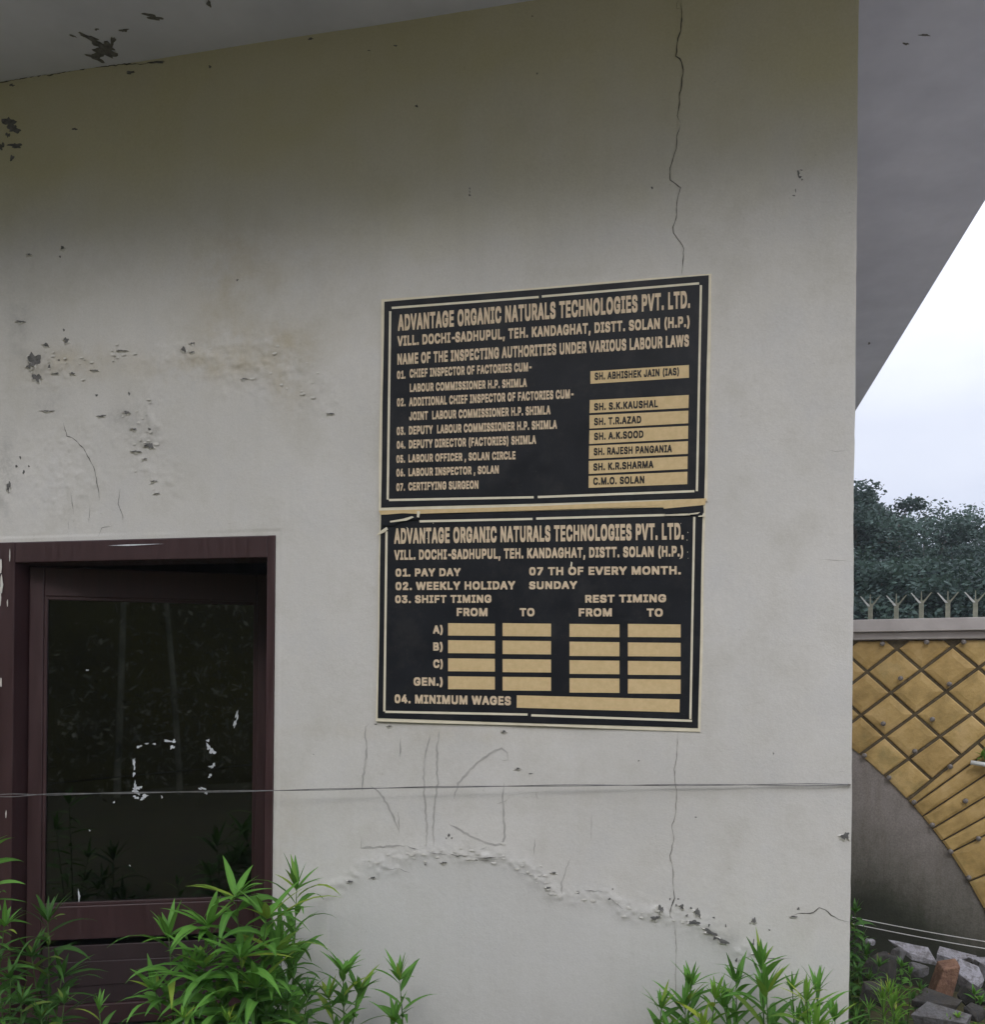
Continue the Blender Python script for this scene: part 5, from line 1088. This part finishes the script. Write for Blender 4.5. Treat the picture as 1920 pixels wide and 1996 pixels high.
for i in range(46):                                  # small chips of rubble, nothing tells them apart
    x, y = rs.uniform(1.95, 3.2), rs.uniform(1.1, 2.75); k = rs.uniform(.018, .05)
    z_ = gz(x, y)+.02-.12+.10*math.sin(x*5+y*3)*math.sin(y*6)+.06*math.sin(x*11+1)*math.sin(y*13+x)
    P_ = Vector((x, y, z_+k*.4)); t_ = (P_-CAM).dot(FWD)
    q_ = stone('small chip of rubble lying between the larger stones', 0, 0, 1, k*1.4, k, k*.7, rs.uniform(0, 3), (rs.uniform(-.3, .3), rs.uniform(-.3, .3)), rs.choice([M_stone, M_stone_dark, M_stone, M_stone_pale]), 900+i, name='rubble_chip', flat=rs.random() < .5)
    q_.location = P_; q_['group'] = 'small chips of rubble in the side yard'
# earth heap the stones lie on
he = MB(); nh = 40; heap_c = on_depth(1815, 1925, 5.3)
for j in range(nh+1):
    for i in range(nh+1):
        x = 1.5+ (3.8)*i/nh; y = .1+2.9*j/nh
        z = gz(x, y)+.02+.10*math.sin(x*5+y*3)*math.sin(y*6)+.06*math.sin(x*11+1)*math.sin(y*13+x)
        he.v.append((x, y, z-.12))
for j in range(nh):
    for i in range(nh): he.f.append((j*(nh+1)+i, j*(nh+1)+i+1, (j+1)*(nh+1)+i+1, (j+1)*(nh+1)+i))
tag(he.build('soil', M_ground, smooth=True), kind='structure')
# low ground cover between the stones
gc = MB(); rr = random.Random(77)
for i in range(5200):
    x = rr.uniform(1.75, 3.3); y = rr.uniform(.5, 2.6); z = gz(x, y)-.04
    if rr.random() < .35: continue
    a = rr.uniform(0, 6.28); e = R(rr.uniform(15, 75)); leaf_geo(gc, (x, y, z), Vector((math.cos(a)*math.cos(e), math.sin(a)*math.cos(e), math.sin(e))), rr.uniform(.05, .13), rr.uniform(.008, .026), rr.uniform(.5, 1.3), rr.random(), rr.uniform(-.5, .5), 5)
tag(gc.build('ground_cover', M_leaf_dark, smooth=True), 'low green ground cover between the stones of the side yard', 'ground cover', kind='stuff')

# ------------------------------------------------------------------ trees beyond the wall
def tree(label, px, ptop, depth, height_below, crown_w, crown_h, seed, nclump=150, per=300, leaf=.105, mat=M_tree_leaf):
    r = np.random.default_rng(seed); rp = random.Random(seed)
    top = on_depth(px, ptop, depth); x, y = top.x, top.y; zb_ = -1.0
    root = empty('tree', (x, y, zb_)); tag(root, label, 'tree', 'trees beyond the yard wall')
    cz_ = top.z-crown_h*.5
    tk = MB(); trunk_top = cz_+crown_h*.15
    P = [Vector((x+rp.uniform(-.15, .15)*t, y, zb_+(trunk_top-zb_)*t)) for t in np.linspace(0, 1, 9)]
    tk.tube(P, [.20*(1-.75*t) for t in np.linspace(0, 1, 9)], 9)
    cl = []
    for i in range(nclump):
        u = r.normal(size=3); u /= np.linalg.norm(u); rad = r.uniform(.08, 1)**.55
        wob = 1+.22*math.sin(5*math.atan2(u[1], u[0])+seed)+.16*math.sin(7*u[2]+seed*2)
        wob = min(wob, 1.12/max(rad, .3)) if u[2] < .3 else min(wob, .98/max(rad, .3))
        cl.append(np.array([x, y, cz_])+u*rad*wob*np.array([crown_w*.5, crown_w*.5, crown_h*.5]))
    for c in cl[::2]:
        s = P[rp.randrange(3, 9)]; e = Vector(c); mdl = (s+e)/2+Vector((0, 0, .25))
        tk.tube([s, s.lerp(mdl, .5)+Vector((0, 0, .05)), mdl, mdl.lerp(e, .6), e], [.06, .045, .032, .02, .008], 5)
    tk.build('trunk', M_bark, root, smooth=True)
    V = []; RN = []
    for c in cl:
        n = int(per*r.uniform(.5, 1.4)); sp = r.uniform(.17, .34)*np.array([1.3, 1.3, .6])
        p = c+np.clip(r.normal(size=(n, 3)), -1.5, 1.5)*sp; base_r = r.choice([r.uniform(0, .25), r.uniform(.3, .6), r.uniform(.75, 1)])
        d = r.normal(size=(n, 3)); d[:, 2] = d[:, 2]*.5-.15; d /= np.linalg.norm(d, axis=1)[:, None]
        q = np.cross(d, r.normal(size=(n, 3))); q /= np.linalg.norm(q, axis=1)[:, None]
        L = leaf*r.uniform(.6, 1.5, (n, 1)); wd = L*.26
        V.append(np.stack([p, p+d*L*.5+q*wd, p+d*L, p+d*L*.5-q*wd], 1)); RN.append(np.repeat(np.clip(base_r+r.uniform(-.1, .1, n)+.35*(p[:, 2]-c[2])/.3, 0, .9), 4))  # leaf tone painted lighter towards each clump's top, as if lit from above
    V = np.concatenate(V).reshape(-1, 3); RN = np.concatenate(RN); F = np.arange(len(V)).reshape(-1, 4)
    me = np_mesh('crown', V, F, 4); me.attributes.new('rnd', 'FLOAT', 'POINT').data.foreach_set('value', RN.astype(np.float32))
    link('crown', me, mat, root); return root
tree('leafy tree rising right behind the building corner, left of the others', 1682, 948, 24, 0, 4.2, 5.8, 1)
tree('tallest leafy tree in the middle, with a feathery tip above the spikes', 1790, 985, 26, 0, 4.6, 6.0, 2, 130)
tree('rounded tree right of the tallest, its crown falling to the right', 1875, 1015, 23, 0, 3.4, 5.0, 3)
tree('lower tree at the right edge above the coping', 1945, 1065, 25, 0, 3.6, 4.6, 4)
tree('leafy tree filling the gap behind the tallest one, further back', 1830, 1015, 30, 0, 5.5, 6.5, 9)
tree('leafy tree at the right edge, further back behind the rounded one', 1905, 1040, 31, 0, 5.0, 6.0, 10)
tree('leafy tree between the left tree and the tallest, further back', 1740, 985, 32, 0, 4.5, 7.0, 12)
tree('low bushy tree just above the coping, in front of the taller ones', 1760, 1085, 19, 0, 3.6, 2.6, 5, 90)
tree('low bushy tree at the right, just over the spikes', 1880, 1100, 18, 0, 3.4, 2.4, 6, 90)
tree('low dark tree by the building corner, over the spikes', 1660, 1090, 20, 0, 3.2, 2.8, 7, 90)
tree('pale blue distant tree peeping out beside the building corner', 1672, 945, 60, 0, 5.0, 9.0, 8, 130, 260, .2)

# ------------------------------------------------------------------ damp air
mh = bpy.data.materials.new("damp_air"); mh.use_nodes = True; t = mh.node_tree; t.nodes.clear()
o_ = N(t, 'ShaderNodeOutputMaterial'); pv = N(t, 'ShaderNodeVolumePrincipled'); pv.inputs['Density'].default_value = .0011; pv.inputs['Color'].default_value = (.80, .88, 1, 1); pv.inputs['Anisotropy'].default_value = .0
t.links.new(pv.outputs[0], o_.inputs['Volume'])
hb = MB(); hb.box((-205, -125, -2.2), (205, 255, 20)); hz_ = hb.build('haze', mh); hz_.display_type = 'WIRE'
tag(hz_, 'thin bluish damp air over the yard and the trees beyond the wall', 'haze', kind='stuff')
